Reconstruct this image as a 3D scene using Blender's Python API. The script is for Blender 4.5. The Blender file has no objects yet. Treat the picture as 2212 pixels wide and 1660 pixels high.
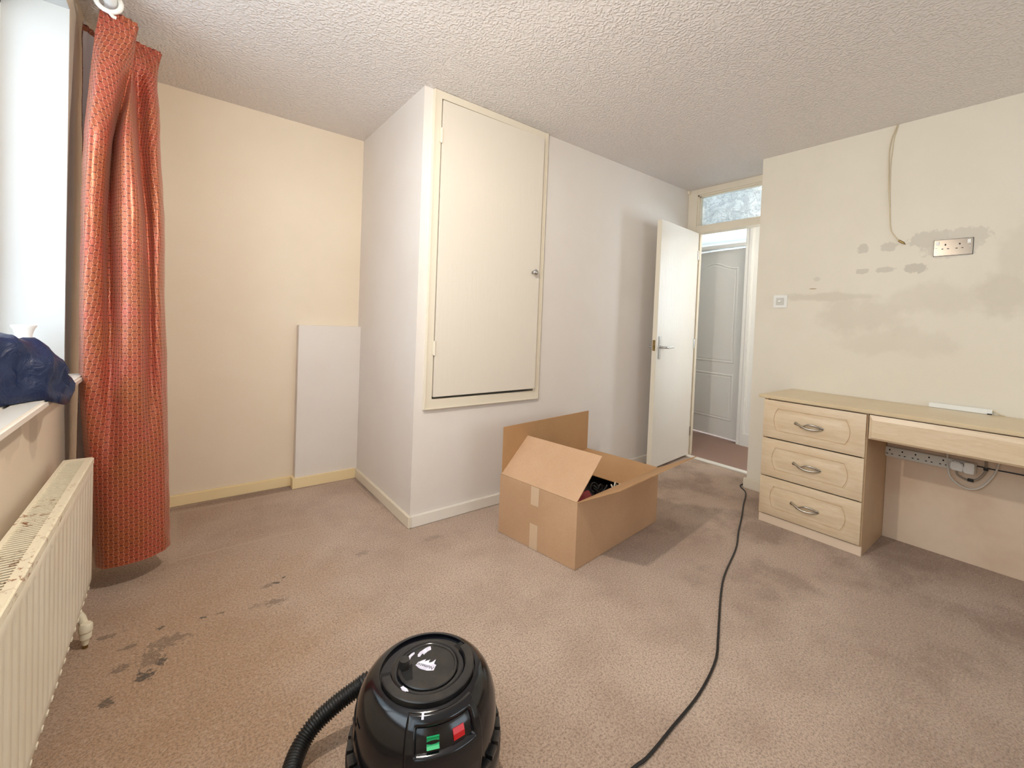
import bpy, bmesh, math, random
from math import sin, cos, pi, radians, sqrt
from mathutils import Vector, Matrix, noise
random.seed(7)
S = bpy.context.scene
COL = S.collection

# ------------------------------------------------------------------ camera
F_PX, CX, CY = 932.6, 1124.1, 718.3
yaw, pitch, roll = radians(38.19), radians(-1.34), radians(2.289)
fw = Vector((sin(yaw)*cos(pitch), cos(yaw)*cos(pitch), sin(pitch)))
rt = Vector((cos(yaw), -sin(yaw), 0)); up = rt.cross(fw)
R = cos(roll)*rt + sin(roll)*up; U = -sin(roll)*rt + cos(roll)*up
cam = bpy.data.cameras.new('camera'); camo = bpy.data.objects.new('camera', cam); COL.objects.link(camo)
m = Matrix.Identity(4)
for i in range(3):
    m[i][0] = R[i]; m[i][1] = U[i]; m[i][2] = -fw[i]
m[0][3], m[1][3], m[2][3] = 0, 0, 1.14
camo.matrix_world = m
cam.sensor_fit = 'HORIZONTAL'; cam.sensor_width = 36; cam.lens = 36*F_PX/2212
cam.shift_x = -(CX-1106)/2212; cam.shift_y = (CY-830)/2212
cam.clip_start = 0.02; cam.clip_end = 100
S.camera = camo

# ------------------------------------------------------------------ world, lights, exposure
W = bpy.data.worlds.new('world'); S.world = W; W.use_nodes = True
bg = W.node_tree.nodes['Background']
bg.inputs[0].default_value = (0.74, 0.88, 1.0, 1); bg.inputs[1].default_value = 1.9
S.view_settings.view_transform = 'Standard'; S.view_settings.look = 'None'
S.view_settings.gamma = 1; S.view_settings.use_curve_mapping = False
S.view_settings.exposure = 0.62
try:
    S.cycles.use_denoising = True
    S.cycles.max_bounces = 12; S.cycles.diffuse_bounces = 8; S.cycles.transparent_max_bounces = 12
    S.cycles.sample_clamp_indirect = 8
except Exception: pass

def area(name, loc, direction, sx, sy, power, col, portal=False, spread=180):
    l = bpy.data.lights.new(name, 'AREA'); l.shape = 'RECTANGLE'; l.size = sx; l.size_y = sy
    l.energy = power; l.color = col; l.spread = radians(spread)
    if portal: l.cycles.is_portal = True
    o = bpy.data.objects.new(name, l); o.location = loc
    o.rotation_euler = Vector(direction).to_track_quat('-Z', 'Y').to_euler(); COL.objects.link(o)
    return o
# sky portals in the glazed openings
area('sky_portal', (-0.66, 0.80, 1.56), (1, 0, 0), 3.2, 1.42, 1, (1, 1, 1), True)
area('sky_portal_rear', (2.0, -2.32, 1.50), (0, 1, 0), 1.9, 1.3, 1, (1, 1, 1), True)  # portal of the added rear window
area('sky_portal_hall', (4.56, 0.72, 1.55), (-1, 0, 0), 0.86, 1.1, 1, (1, 1, 1), True)
area('sky_portal_back_room', (6.05, 2.3, 1.5), (-1, 0, 0), 1.7, 1.3, 1, (1, 1, 1), True)
# low daylight entering each window, plus an added fill at the rear
area('window_daylight', (-1.05, 0.95, 1.75), (1, 0.10, -0.22), 2.2, 1.3, 13, (0.90, 0.95, 1.0))
area('rear_fill', (2.0, -2.12, 1.55), (-.15, 1, .05), 1.7, 1.2, 5, (0.90, 0.95, 1.0))
area('hall_daylight', (4.85, 0.62, 1.55), (-1, 0.55, -0.1), 0.5, 1.0, 25, (0.78, 0.90, 1.0))
area('far_room_daylight', (5.7, 2.5, 1.5), (-1, -0.1, 0.25), 1.2, 1.2, 50, (0.62, 0.84, 1.0))

# ------------------------------------------------------------------ materials
def lin(c):
    return tuple(((x/255)/12.92 if x/255 <= .04045 else ((x/255+.055)/1.055)**2.4) for x in c) + (1,)
class NT:
    def __init__(s, name):
        s.m = bpy.data.materials.new(name); s.m.use_nodes = True; s.t = s.m.node_tree
        s.p = s.t.nodes['Principled BSDF']
        s.tc = s.t.nodes.new('ShaderNodeTexCoord').outputs['Object']
    def n(s, typ, **kw):
        nd = s.t.nodes.new(typ)
        for k, v in kw.items(): setattr(nd, k, v)
        return nd
    def l(s, a, b): s.t.links.new(a, b)
    def put(s, sock, v):
        if isinstance(v, bpy.types.NodeSocket): s.l(v, sock)
        else: sock.default_value = v
    def math(s, op, a, b=0.0, c=0.0, clamp=False):
        nd = s.n('ShaderNodeMath', operation=op); nd.use_clamp = clamp
        s.put(nd.inputs[0], a); s.put(nd.inputs[1], b); s.put(nd.inputs[2], c)
        return nd.outputs[0]
    def mix(s, f, a, b):
        nd = s.n('ShaderNodeMix', data_type='RGBA')
        s.put(nd.inputs[0], f); s.put(nd.inputs[6], a); s.put(nd.inputs[7], b); return nd.outputs[2]
    def noise(s, scale, detail=3, rough=.5, vec=None, dist=0):
        nd = s.n('ShaderNodeTexNoise'); nd.inputs['Scale'].default_value = scale
        nd.inputs['Detail'].default_value = detail; nd.inputs['Roughness'].default_value = rough
        nd.inputs['Distortion'].default_value = dist
        s.l(vec or s.tc, nd.inputs['Vector']); return nd.outputs['Fac']
    def mapping(s, scale=(1, 1, 1), vec=None, rot=(0, 0, 0)):
        nd = s.n('ShaderNodeMapping'); nd.inputs['Scale'].default_value = scale; nd.inputs['Rotation'].default_value = rot
        s.l(vec or s.tc, nd.inputs['Vector']); return nd.outputs[0]
    def ramp(s, f, lo, hi):
        nd = s.n('ShaderNodeMapRange'); nd.interpolation_type = 'SMOOTHSTEP'
        s.put(nd.inputs[0], f); nd.inputs[1].default_value = lo; nd.inputs[2].default_value = hi
        return nd.outputs[0]
    def bump(s, h, strength=.3, dist=.002):
        nd = s.n('ShaderNodeBump'); nd.inputs['Strength'].default_value = strength; nd.inputs['Distance'].default_value = dist
        s.l(h, nd.inputs['Height']); s.l(nd.outputs[0], s.p.inputs['Normal']); return nd
    def xyz(s, vec=None):
        nd = s.n('ShaderNodeSeparateXYZ'); s.l(vec or s.tc, nd.inputs[0]); return nd.outputs
    def blobs(s, a, b, lst, scale=14, wob=.35, lo=.85, hi=1.08):
        """union of noisy ellipses (ca, cb, ra, rb, amount) over the coordinates a, b"""
        nz = s.math('MULTIPLY', s.math('SUBTRACT', s.noise(scale, 4, .6), .5), wob*4)
        acc = None
        for (ca, cb, ra, rb, am) in lst:
            da = s.math('DIVIDE', s.math('SUBTRACT', a, ca), ra); db = s.math('DIVIDE', s.math('SUBTRACT', b, cb), rb)
            d = s.math('SQRT', s.math('ADD', s.math('MULTIPLY', da, da), s.math('MULTIPLY', db, db)))
            f = s.math('MULTIPLY', s.math('SUBTRACT', 1.0, s.ramp(s.math('ADD', d, nz), lo, hi)), am)
            acc = f if acc is None else s.math('MAXIMUM', acc, f)
        return acc

def simple(name, rgb, rough=.5, metal=0, bump=None, var=None, spec=.5, coat=0):
    k = NT(name); c = lin(rgb); k.p.inputs['Base Color'].default_value = c
    k.p.inputs['Roughness'].default_value = rough; k.p.inputs['Metallic'].default_value = metal
    k.p.inputs['Specular IOR Level'].default_value = spec; k.p.inputs['Coat Weight'].default_value = coat
    if var:
        k.l(k.mix(k.ramp(k.noise(var[0], 4, .6), .35, .65), c, lin(var[1])), k.p.inputs['Base Color'])
    if bump: k.bump(k.noise(bump[0], 3, .6), bump[1], bump[2])
    return k.m

def wall_mat(name, rgb, rgb2, extra=None):
    k = NT(name)
    c = k.mix(k.ramp(k.noise(1.6, 4, .6), .3, .7), lin(rgb), lin(rgb2))
    if extra: c = extra(k, c)
    k.l(c, k.p.inputs['Base Color']); k.p.inputs['Roughness'].default_value = .55
    k.p.inputs['Specular IOR Level'].default_value = .35
    k.bump(k.noise(160, 4, .65), .35, .0015)
    return k.m
M = {}
M['wall_cream'] = wall_mat('wall_cream', (232, 219, 198), (228, 214, 192))
M['wall_white'] = wall_mat('wall_white', (226, 220, 213), (222, 214, 206))
M['wall_reveal'] = wall_mat('wall_reveal', (206, 208, 208), (202, 204, 203))
def sill_wear(k, c):
    x, y, z = k.xyz()
    b = k.blobs(y, z, [(1.72, .78, .10, .06, .5), (1.95, .74, .05, .10, .6), (1.55, .70, .08, .05, .35)], 9, .5)
    return k.mix(b, c, lin((196, 182, 164)))
M['wall_window'] = wall_mat('wall_window', (224, 210, 190), (218, 202, 180), sill_wear)
def patches(k, c):
    x, y, z = k.xyz()
    big = k.blobs(y, z, [(.80, 1.25, .22, .16, .35), (.45, 1.36, .30, .10, .30), (.22, 1.38, .12, .13, .45), (.95, 1.38, .30, .03, .45),
                         (.18, 1.55, .08, .22, .3), (.62, 1.12, .3, .1, .25)], 7, .5, .5, 1.15)
    c = k.mix(big, c, lin((196, 186, 168)))
    sm = k.blobs(y, z, [(.80, 1.673, .030, .030, .8), (.677, 1.668, .040, .028, .75), (.797, 1.533, .036, .018, .8), (.69, 1.535, .045, .018, .8),
                        (.555, 1.535, .052, .030, .95), (.50, 1.69, .095, .052, .7), (.36, 1.69, .10, .05, .6), (.42, 1.64, .12, .06, .5), (1.035, 1.50, .02, .014, .5)], 38, .35)
    c = k.mix(k.math('MULTIPLY', sm, .75), c, lin((190, 184, 170)))
    line = k.blobs(y, z, [(1.055, 1.436, .022, .0035, 1)], 60, .05)
    return k.mix(line, c, lin((176, 152, 120)))
M['wall_patched'] = wall_mat('wall_patched', (227, 220, 204), (222, 214, 197), patches)

k = NT('ceiling_artex'); k.p.inputs['Base Color'].default_value = lin((222, 217, 214)); k.p.inputs['Roughness'].default_value = .5
v = k.n('ShaderNodeTexVoronoi'); v.inputs['Scale'].default_value = 88; v.feature = 'SMOOTH_F1'
wv = k.n('ShaderNodeVectorMath', operation='ADD')
nz = k.n('ShaderNodeTexNoise'); nz.inputs['Scale'].default_value = 26; nz.inputs['Detail'].default_value = 2; k.l(k.tc, nz.inputs['Vector'])
sc_ = k.n('ShaderNodeVectorMath', operation='SCALE'); sc_.inputs['Scale'].default_value = .03; k.l(nz.outputs['Color'], sc_.inputs[0])
k.l(k.tc, wv.inputs[0]); k.l(sc_.outputs[0], wv.inputs[1]); k.l(wv.outputs[0], v.inputs['Vector'])
h = k.math('SUBTRACT', 1.0, k.ramp(v.outputs['Distance'], .12, .62))
k.bump(k.math('MULTIPLY', h, k.ramp(k.noise(5, 3, .6), .0, .55)), .75, .004)
M['ceiling'] = k.m

k = NT('carpet'); x, y, z = k.xyz()
c = k.mix(k.ramp(k.noise(1.1, 3, .6), .32, .68), lin((219, 193, 170)), lin((198, 170, 147)))
c = k.mix(k.math('MULTIPLY', k.ramp(k.noise(3.2, 5, .65), .42, .66), k.math('ADD', .25, k.math('MULTIPLY', k.ramp(x, 1.3, 2.6), .35))), c, lin((140, 108, 84)))
# worn dirty area by the radiator
worn = k.blobs(x, y, [(.05, 1.8, .50, .85, .6), (-.1, 2.9, .5, .5, .3)], 3, .5, .1, 1.5)
c = k.mix(worn, c, lin((182, 140, 94)))
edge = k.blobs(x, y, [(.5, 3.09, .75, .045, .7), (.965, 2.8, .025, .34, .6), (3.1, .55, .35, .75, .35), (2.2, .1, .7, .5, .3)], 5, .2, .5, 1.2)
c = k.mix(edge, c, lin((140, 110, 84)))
fib = k.noise(150, 4, .85); c = k.mix(k.math('MULTIPLY', k.ramp(fib, .44, .62), .66), c, lin((106, 82, 64)))
fib2 = k.noise(80, 3, .75); c = k.mix(k.math('MULTIPLY', k.ramp(fib2, .5, .7), .30), c, lin((226, 206, 190)))
spots = k.blobs(x, y, [(-.07, 1.72, .022, .022, .95), (-.15, 1.66, .016, .02, .8), (-.06, 1.80, .030, .038, .5), (-.02, 1.86, .05, .03, .5), (-.03, 1.765, .012, .018, .9),
                       (.335, 2.02, .014, .010, .9), (.365, 2.045, .009, .006, .9), (.30, 2.02, .02, .012, .5), (.31, 1.89, .035, .02, .5), (.25, 1.90, .03, .01, .3),
                       (.085, 1.935, .012, .007, .9), (.14, 1.93, .016, .005, .7), (-.04, 1.955, .012, .009, .9), (-.13, 1.80, .02, .02, .6), (-.12, 1.90, .02, .012, .6),
                       (-.18, 2.0, .03, .012, .6), (.7, 2.05, .03, .02, .3), (1.05, 2.0, .05, .02, .25)], 55, 1.1)
c = k.mix(k.math('MULTIPLY', spots, k.ramp(fib2, .3, .5)), c, lin((74, 58, 42)))
def seg(a, b, a0, a1, b0, w):     # pale pressed line: along a at b0
    da = k.math('MAXIMUM', k.math('SUBTRACT', a0, a), k.math('SUBTRACT', a, a1))
    db = k.math('ABSOLUTE', k.math('SUBTRACT', b, b0))
    d = k.math('MAXIMUM', k.math('MAXIMUM', da, 0), db)
    return k.math('SUBTRACT', 1.0, k.ramp(d, w*.4, w))
ln = seg(x, y, .0, .96, 2.455, .011)
ln = k.math('MAXIMUM', ln, seg(x, y, -.02, .96, 3.03, .011)); ln = k.math('MAXIMUM', ln, seg(y, x, 2.45, 3.03, -.012, .022))
ln = k.math('MAXIMUM', ln, seg(y, x, 2.5, 3.03, .955, .010))
c = k.mix(k.math('MULTIPLY', ln, .5), c, lin((198, 172, 146)))
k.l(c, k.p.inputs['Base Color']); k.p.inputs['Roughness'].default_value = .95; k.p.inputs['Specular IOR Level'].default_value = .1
k.p.inputs['Sheen Weight'].default_value = .25
k.bump(k.math('ADD', fib, k.math('MULTIPLY', fib2, 1.2)), .8, .008); M['carpet'] = k.m
k = NT('hall_carpet'); fib = k.noise(220, 3, .8)
k.l(k.mix(k.ramp(fib, .3, .7), lin((176, 146, 130)), lin((128, 98, 88))), k.p.inputs['Base Color'])
k.p.inputs['Roughness'].default_value = .95; k.bump(fib, .8, .006); M['hall_carpet'] = k.m

M['gloss_cream'] = simple('gloss_cream', (224, 214, 195), .28, bump=(30, .15, .002))
M['gloss_yellow'] = simple('gloss_yellow', (238, 218, 172), .3, bump=(30, .15, .002))
M['gloss_white'] = simple('gloss_white', (232, 226, 216), .25, bump=(30, .12, .002))
M['hall_white'] = simple('hall_white', (232, 230, 226), .3)
def grained(name, rgb, rough, amt):
    k = NT(name); k.p.inputs['Base Color'].default_value = lin(rgb); k.p.inputs['Roughness'].default_value = rough
    n1 = k.noise(9, 5, .6, k.mapping((7, 7, .45)), .8); n2 = k.noise(60, 3, .6, k.mapping((3, 3, .12)))
    k.bump(k.math('ADD', n1, k.math('MULTIPLY', n2, .5)), amt, .006); return k.m
M['leaf_paint'] = grained('leaf_paint', (232, 226, 216), .27, .3)
M['hatch_paint'] = grained('hatch_paint', (218, 209, 195), .32, .14)
M['upvc'] = simple('upvc', (238, 240, 240), .3)
M['chrome'] = simple('chrome', (200, 200, 200), .18, 1)
M['brass'] = simple('brass', (150, 128, 84), .35, 1)
M['nickel'] = simple('nickel', (186, 180, 168), .28, 1)
M['steel_plate'] = simple('steel_plate', (92, 85, 77), .24, 1, bump=(300, .05, .0005))
M['dark_gap'] = simple('dark_gap', (14, 12, 11), .9)
M['white_plastic'] = simple('white_plastic', (232, 232, 226), .35)
M['ivory_plastic'] = simple('ivory_plastic', (222, 214, 190), .45, bump=(60, .3, .003))
M['grey_plastic'] = simple('grey_plastic', (205, 202, 192), .4)
M['cable_cream'] = simple('cable_cream', (205, 190, 160), .5)
M['cable_white'] = simple('cable_white', (215, 210, 198), .45)
M['cable_grey'] = simple('cable_grey', (150, 138, 122), .5)
M['cable_black'] = simple('cable_black', (22, 20, 20), .45)
M['black_gloss'] = simple('black_gloss', (6, 8, 14), .14, var=(18, (13, 14, 20)), bump=(120, .04, .001), spec=.6)
M['black_dusty'] = simple('black_dusty', (26, 25, 26), .34, var=(24, (46, 43, 40)), bump=(90, .08, .001))
M['black_matte'] = simple('black_matte', (16, 16, 17), .5)
M['hose_black'] = simple('hose_black', (20, 20, 20), .4)
M['red_plastic'] = simple('red_plastic', (200, 24, 30), .3)
M['green_plastic'] = simple('green_plastic', (40, 178, 112), .3)
M['red_fabric'] = simple('red_fabric', (150, 18, 32), .6)
M['sticker'] = simple('sticker', (228, 226, 236), .4, var=(60, (200, 196, 214)))
M['ink'] = simple('ink', (30, 30, 48), .5)
k = NT('radiator_enamel'); n_ = k.ramp(k.noise(46, 5, .75), .54, .62); y_ = k.ramp(k.noise(6, 3, .5), .44, .58)
k.l(k.mix(k.math('MULTIPLY', n_, y_), lin((236, 229, 206)), lin((140, 82, 36))), k.p.inputs['Base Color']); k.p.inputs['Roughness'].default_value = .35
M['rad_grille'] = k.m
M['rad'] = simple('rad', (236, 230, 212), .32, var=(3, (230, 222, 202)))
k = NT('maple'); g = k.noise(5, 5, .6, k.mapping((1.2, 1.2, 9)), 1.2); g2 = k.noise(40, 3, .6, k.mapping((1, 1, 12)))
c = k.mix(k.ramp(g, .35, .65), lin((221, 201, 171)), lin((214, 191, 158))); c = k.mix(k.math('MULTIPLY', k.ramp(g2, .5, .7), .3), c, lin((200, 166, 126)))
k.l(c, k.p.inputs['Base Color']); k.p.inputs['Roughness'].default_value = .36; M['maple'] = k.m
k = NT('maple_end'); k.l(k.mix(k.ramp(k.noise(2.4, 5, .6), .3, .7), lin((222, 202, 178)), lin((206, 180, 154))), k.p.inputs['Base Color'])
k.p.inputs['Roughness'].default_value = .45; M['maple_panel'] = k.m
M['maple_top'] = simple('maple_top', (214, 195, 160), .32, var=(3, (207, 186, 150)))
M['unit_side'] = simple('unit_side', (194, 165, 130), .45, var=(3, (182, 152, 118)))
M['plinth'] = simple('plinth', (226, 206, 182), .45)
def card(name, a, b):
    k = NT(name); n1 = k.noise(3, 4, .6); n2 = k.noise(120, 3, .7, k.mapping((1, 1, 3)))
    c = k.mix(k.ramp(n1, .3, .7), lin(a), lin(b)); c = k.mix(k.math('MULTIPLY', k.ramp(n2, .45, .7), .15), c, lin((120, 84, 54)))
    k.l(c, k.p.inputs['Base Color']); k.p.inputs['Roughness'].default_value = .7; k.bump(n2, .1, .001); return k.m
M['card_out'] = card('card_out', (196, 160, 126), (186, 150, 116))
M['card_in'] = card('card_in', (182, 142, 100), (172, 132, 90))
M['tape'] = simple('tape', (206, 180, 150), .3)
M['lining'] = simple('lining', (220, 216, 214), .8)
M['pot'] = simple('pot', (238, 240, 240), .4)

# woven satin with a hexagon lattice: pale slanted threads and dark short dashes
k = NT('curtain_satin')
uvn = k.n('ShaderNodeUVMap'); uvn.uv_map = 'UVMap'; ux, uy, _ = k.xyz(uvn.outputs[0])
X = k.math('PINGPONG', k.math('DIVIDE', ux, .030), .5); Z = k.math('PINGPONG', k.math('DIVIDE', uy, .029), .5)
a_, b_ = .15, .35
slant = k.math('ABSOLUTE', k.math('ADD', k.math('SUBTRACT', X, b_), k.math('MULTIPLY', Z, (b_-a_)*2)))
slant = k.math('SUBTRACT', 1.0, k.ramp(slant, .014, .046))
d1 = k.math('MULTIPLY', k.math('GREATER_THAN', Z, .435), k.math('LESS_THAN', X, a_+.03))
d2 = k.math('MULTIPLY', k.math('LESS_THAN', Z, .065), k.math('GREATER_THAN', X, b_-.03))
dash = k.math('MAXIMUM', d1, d2)
c = k.mix(k.ramp(k.noise(7, 3, .6), .35, .65), lin((172, 80, 58)), lin((164, 88, 50)))
c = k.mix(k.math('MULTIPLY', slant, .7), c, lin((236, 172, 140))); c = k.mix(k.math('MULTIPLY', dash, .9), c, lin((82, 28, 26)))
k.l(c, k.p.inputs['Base Color']); k.p.inputs['Roughness'].default_value = .36; k.p.inputs['Metallic'].default_value = .35; k.p.inputs['Coat Weight'].default_value = .3; k.p.inputs['Coat Roughness'].default_value = .42
k.p.inputs['Sheen Weight'].default_value = .15; k.p.inputs['Sheen Tint'].default_value = (1, .8, .7, 1)
k.bump(k.math('ADD', k.math('MULTIPLY', slant, .6), k.math('MULTIPLY', dash, -.6)), .5, .0015); M['curtain'] = k.m
k = NT('navy_nylon'); k.p.inputs['Base Color'].default_value = lin((12, 31, 68)); k.p.inputs['Roughness'].default_value = .42
k.bump(k.noise(20, 4, .6, None, 1.2), .6, .010); M['navy'] = k.m

def glass_mat(name, tint, bump=None, gloss=.06, trans=.9):
    k = NT(name); out = k.t.nodes['Material Output']
    tr = k.n('ShaderNodeBsdfTransparent'); tr.inputs[0].default_value = tint
    gl = k.n('ShaderNodeBsdfGlossy'); gl.inputs['Roughness'].default_value = .05
    mx = k.n('ShaderNodeMixShader'); mx.inputs[0].default_value = gloss
    k.l(tr.outputs[0], mx.inputs[1]); k.l(gl.outputs[0], mx.inputs[2]); k.l(mx.outputs[0], out.inputs[0]); k.t.nodes.remove(k.p)
    return k.m
M['glass'] = glass_mat('window_glass', (.97, .98, .98, 1))
k = NT('obscure_glass'); out = k.t.nodes['Material Output']
v = k.n('ShaderNodeTexVoronoi'); v.feature = 'DISTANCE_TO_EDGE'; v.inputs['Scale'].default_value = 11
v2 = k.noise(9, 4, .6, None, 2.2)
wv = k.n('ShaderNodeVectorMath', operation='ADD'); nz = k.n('ShaderNodeTexNoise'); nz.inputs['Scale'].default_value = 7; k.l(k.tc, nz.inputs['Vector'])
sc_ = k.n('ShaderNodeVectorMath', operation='SCALE'); sc_.inputs['Scale'].default_value = .22; k.l(nz.outputs['Color'], sc_.inputs[0])
k.l(k.tc, wv.inputs[0]); k.l(sc_.outputs[0], wv.inputs[1]); k.l(wv.outputs[0], v.inputs['Vector'])
vein = k.math('SUBTRACT', 1.0, k.ramp(k.math('ABSOLUTE', k.math('SUBTRACT', k.noise(13, 2, .5, k.mapping((1, 1, 1.6)), 2.4), .5)), .0, .028))
bm_ = k.n('ShaderNodeBump'); bm_.inputs['Strength'].default_value = 1; bm_.inputs['Distance'].default_value = .012
k.l(k.math('ADD', k.math('MULTIPLY', vein, .5), v2), bm_.inputs['Height'])
tl = k.n('ShaderNodeBsdfTranslucent'); k.l(k.mix(k.math('MAXIMUM', vein, k.ramp(v2, .35, .65)), (.62, .67, .70, 1), (.93, .97, 1, 1)), tl.inputs[0]); k.l(bm_.outputs[0], tl.inputs['Normal'])
gl = k.n('ShaderNodeBsdfGlossy'); gl.inputs['Roughness'].default_value = .12; k.l(bm_.outputs[0], gl.inputs['Normal'])
rf = k.n('ShaderNodeBsdfRefraction'); rf.inputs['IOR'].default_value = 1.2; rf.inputs['Roughness'].default_value = .25; rf.inputs[0].default_value = (.88, .94, .97, 1); k.l(bm_.outputs[0], rf.inputs['Normal'])
m1 = k.n('ShaderNodeMixShader'); m1.inputs[0].default_value = .5; k.l(tl.outputs[0], m1.inputs[1]); k.l(rf.outputs[0], m1.inputs[2])
m2 = k.n('ShaderNodeMixShader'); k.l(k.math('ADD', k.math('MULTIPLY', vein, .35), .08), m2.inputs[0]); k.l(m1.outputs[0], m2.inputs[1]); k.l(gl.outputs[0], m2.inputs[2])
k.l(m2.outputs[0], out.inputs[0]); k.t.nodes.remove(k.p); M['obscure'] = k.m
M['added_shade'] = simple('added_shade', (236, 226, 208), .8)
k = NT('lamp_glass'); k.p.inputs['Base Color'].default_value = (1, .9, .75, 1)
k.p.inputs['Emission Color'].default_value = (1, .62, .34, 1); k.p.inputs['Emission Strength'].default_value = 9; M['lamp'] = k.m

# ------------------------------------------------------------------ mesh helpers
class MB:
    def __init__(s): s.v = []; s.f = []; s.uv = None
    def add(s, vs, fs):
        o = len(s.v); s.v += [Vector(p) for p in vs]; s.f += [[i+o for i in f] for f in fs]; return s
    def box(s, x0, x1, y0, y1, z0, z1):
        x0, x1 = min(x0, x1), max(x0, x1); y0, y1 = min(y0, y1), max(y0, y1); z0, z1 = min(z0, z1), max(z0, z1)
        return s.add([(x0,y0,z0),(x1,y0,z0),(x1,y1,z0),(x0,y1,z0),(x0,y0,z1),(x1,y0,z1),(x1,y1,z1),(x0,y1,z1)],
                     [(0,3,2,1),(4,5,6,7),(0,1,5,4),(1,2,6,5),(2,3,7,6),(3,0,4,7)])
    def slab(s, p, e1, e2, t):            # parallelogram p, p+e1, p+e1+e2, p+e2 with thickness vector t
        p, e1, e2, t = map(Vector, (p, e1, e2, t)); q = [p, p+e1, p+e1+e2, p+e2]
        fs = [(0,3,2,1),(4,5,6,7),(0,1,5,4),(1,2,6,5),(2,3,7,6),(3,0,4,7)]
        if e1.cross(e2).dot(t) < 0: fs = [tuple(reversed(f)) for f in fs]
        return s.add(q+[a+t for a in q], fs)
    def lathe(s, prof, c=(0,0,0), n=32, axis='z', a0=0, a1=2*pi, closed=True):
        vs = []; full = abs(a1-a0-2*pi) < 1e-6; m_ = n if full else n+1
        for i in range(m_):
            a = a0+(a1-a0)*i/n
            for r, h in prof:
                p = (r*cos(a), r*sin(a), h)
                if axis == 'x': p = (h, r*cos(a), r*sin(a))
                if axis == 'y': p = (r*sin(a), h, r*cos(a))
                vs.append((p[0]+c[0], p[1]+c[1], p[2]+c[2]))
        L = len(prof); fs = []
        for i in range(n if full else n):
            j = (i+1) % m_
            for q in range(L-1): fs.append((i*L+q, j*L+q, j*L+q+1, i*L+q+1))
        if closed and full:
            if prof[0][0] > 1e-6: fs.append(tuple(i*L for i in reversed(range(m_))))
            if prof[-1][0] > 1e-6: fs.append(tuple(i*L+L-1 for i in range(m_)))
        return s.add(vs, fs)
    def tube(s, pts, r, n=10, cap=True, rf=None):
        pts = [Vector(p) for p in pts]; N = len(pts); vs = []
        t0 = (pts[1]-pts[0]).normalized(); nrm = t0.orthogonal().normalized()
        for i in range(N):
            t = (pts[min(i+1, N-1)]-pts[max(i-1, 0)]).normalized()
            nrm = (nrm - t*nrm.dot(t)).normalized(); b = t.cross(nrm)
            rr = rf(i) if rf else r
            for j in range(n):
                a = 2*pi*j/n; vs.append(pts[i]+nrm*cos(a)*rr+b*sin(a)*rr)
        fs = [(i*n+j, i*n+(j+1) % n, (i+1)*n+(j+1) % n, (i+1)*n+j) for i in range(N-1) for j in range(n)]
        if cap: fs += [tuple(reversed(range(n))), tuple((N-1)*n+j for j in range(n))]
        return s.add(vs, fs)
    def sheet(s, rows, uv=None, wrap=False):
        n = len(rows[0]); o = len(s.v); s.v += [Vector(p) for r in rows for p in r]
        for i in range(len(rows)-1):
            for j in range(n if wrap else n-1):
                jj = (j+1) % n; s.f.append([o+i*n+j, o+i*n+jj, o+(i+1)*n+jj, o+(i+1)*n+j])
        if uv: s.uv = [q for r in uv for q in r]
        return s
    def prism(s, poly, vec):
        n = len(poly); vec = Vector(vec); P = [Vector(p) for p in poly]
        return s.add(P+[p+vec for p in P], [tuple(reversed(range(n))), tuple(range(n, 2*n))]+[(i, (i+1) % n, (i+1) % n+n, i+n) for i in range(n)])
    def obj(s, name, mat, parent=None, smooth=False, bevel=0, o=(0,0,0), seg=2, keep=False):
        """one mesh object; vertices are given in world space unless keep (then in the parent's space)"""
        org = Vector(o); base = Vector((0,0,0))
        if parent is not None and not keep: base = world_loc(parent)
        me = bpy.data.meshes.new(name)
        me.from_pydata([p-org for p in s.v], [], s.f); me.update()
        bm = bmesh.new(); bm.from_mesh(me); bmesh.ops.recalc_face_normals(bm, faces=bm.faces) if s.uv is None else None
        if bevel:
            es = [e for e in bm.edges if len(e.link_faces) == 2 and e.calc_face_angle(0) > .5]
            bmesh.ops.bevel(bm, geom=es, offset=bevel, segments=seg, affect='EDGES', clamp_overlap=True)
        bm.to_mesh(me); bm.free()
        if s.uv:
            l = me.uv_layers.new(name='UVMap')
            for lp in me.loops: l.data[lp.index].uv = s.uv[lp.vertex_index]
        if smooth:
            me.polygons.foreach_set('use_smooth', [True]*len(me.polygons))
            if smooth != 'all': 
                try: me.set_sharp_from_angle(angle=radians(40))
                except Exception: pass
        me.materials.append(mat if not isinstance(mat, str) else M[mat])
        ob = bpy.data.objects.new(name, me); COL.objects.link(ob)
        ob.location = org-base
        if parent is not None: ob.parent = parent
        return ob
def world_loc(o):
    p = Vector((0,0,0))
    while o is not None: p += o.location; o = o.parent
    return p
def tag(o, label=None, cat=None, group=None, kind=None):
    if label: o['label'] = label
    if cat: o['category'] = cat
    if group: o['group'] = group
    if kind: o['kind'] = kind
    return o
def thing(name, label, cat, loc, group=None, kind=None, rotz=0):
    o = bpy.data.objects.new(name, None); o.empty_display_size = .1; o.location = loc; o.rotation_euler = (0, 0, rotz)
    COL.objects.link(o); return tag(o, label, cat, group, kind)
def struct(name, mb, mat, label, cat, bevel=0, smooth=False):
    return tag(mb.obj(name, mat, None, smooth, bevel), label, cat, None, 'structure')
def dup(o, parent=None, loc=None):
    c = o.copy(); COL.objects.link(c); c.parent = parent
    if loc is not None: c.location = loc
    for ch in o.children: dup(ch, c)
    return c
def B(*a): return MB().box(*a)
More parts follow.
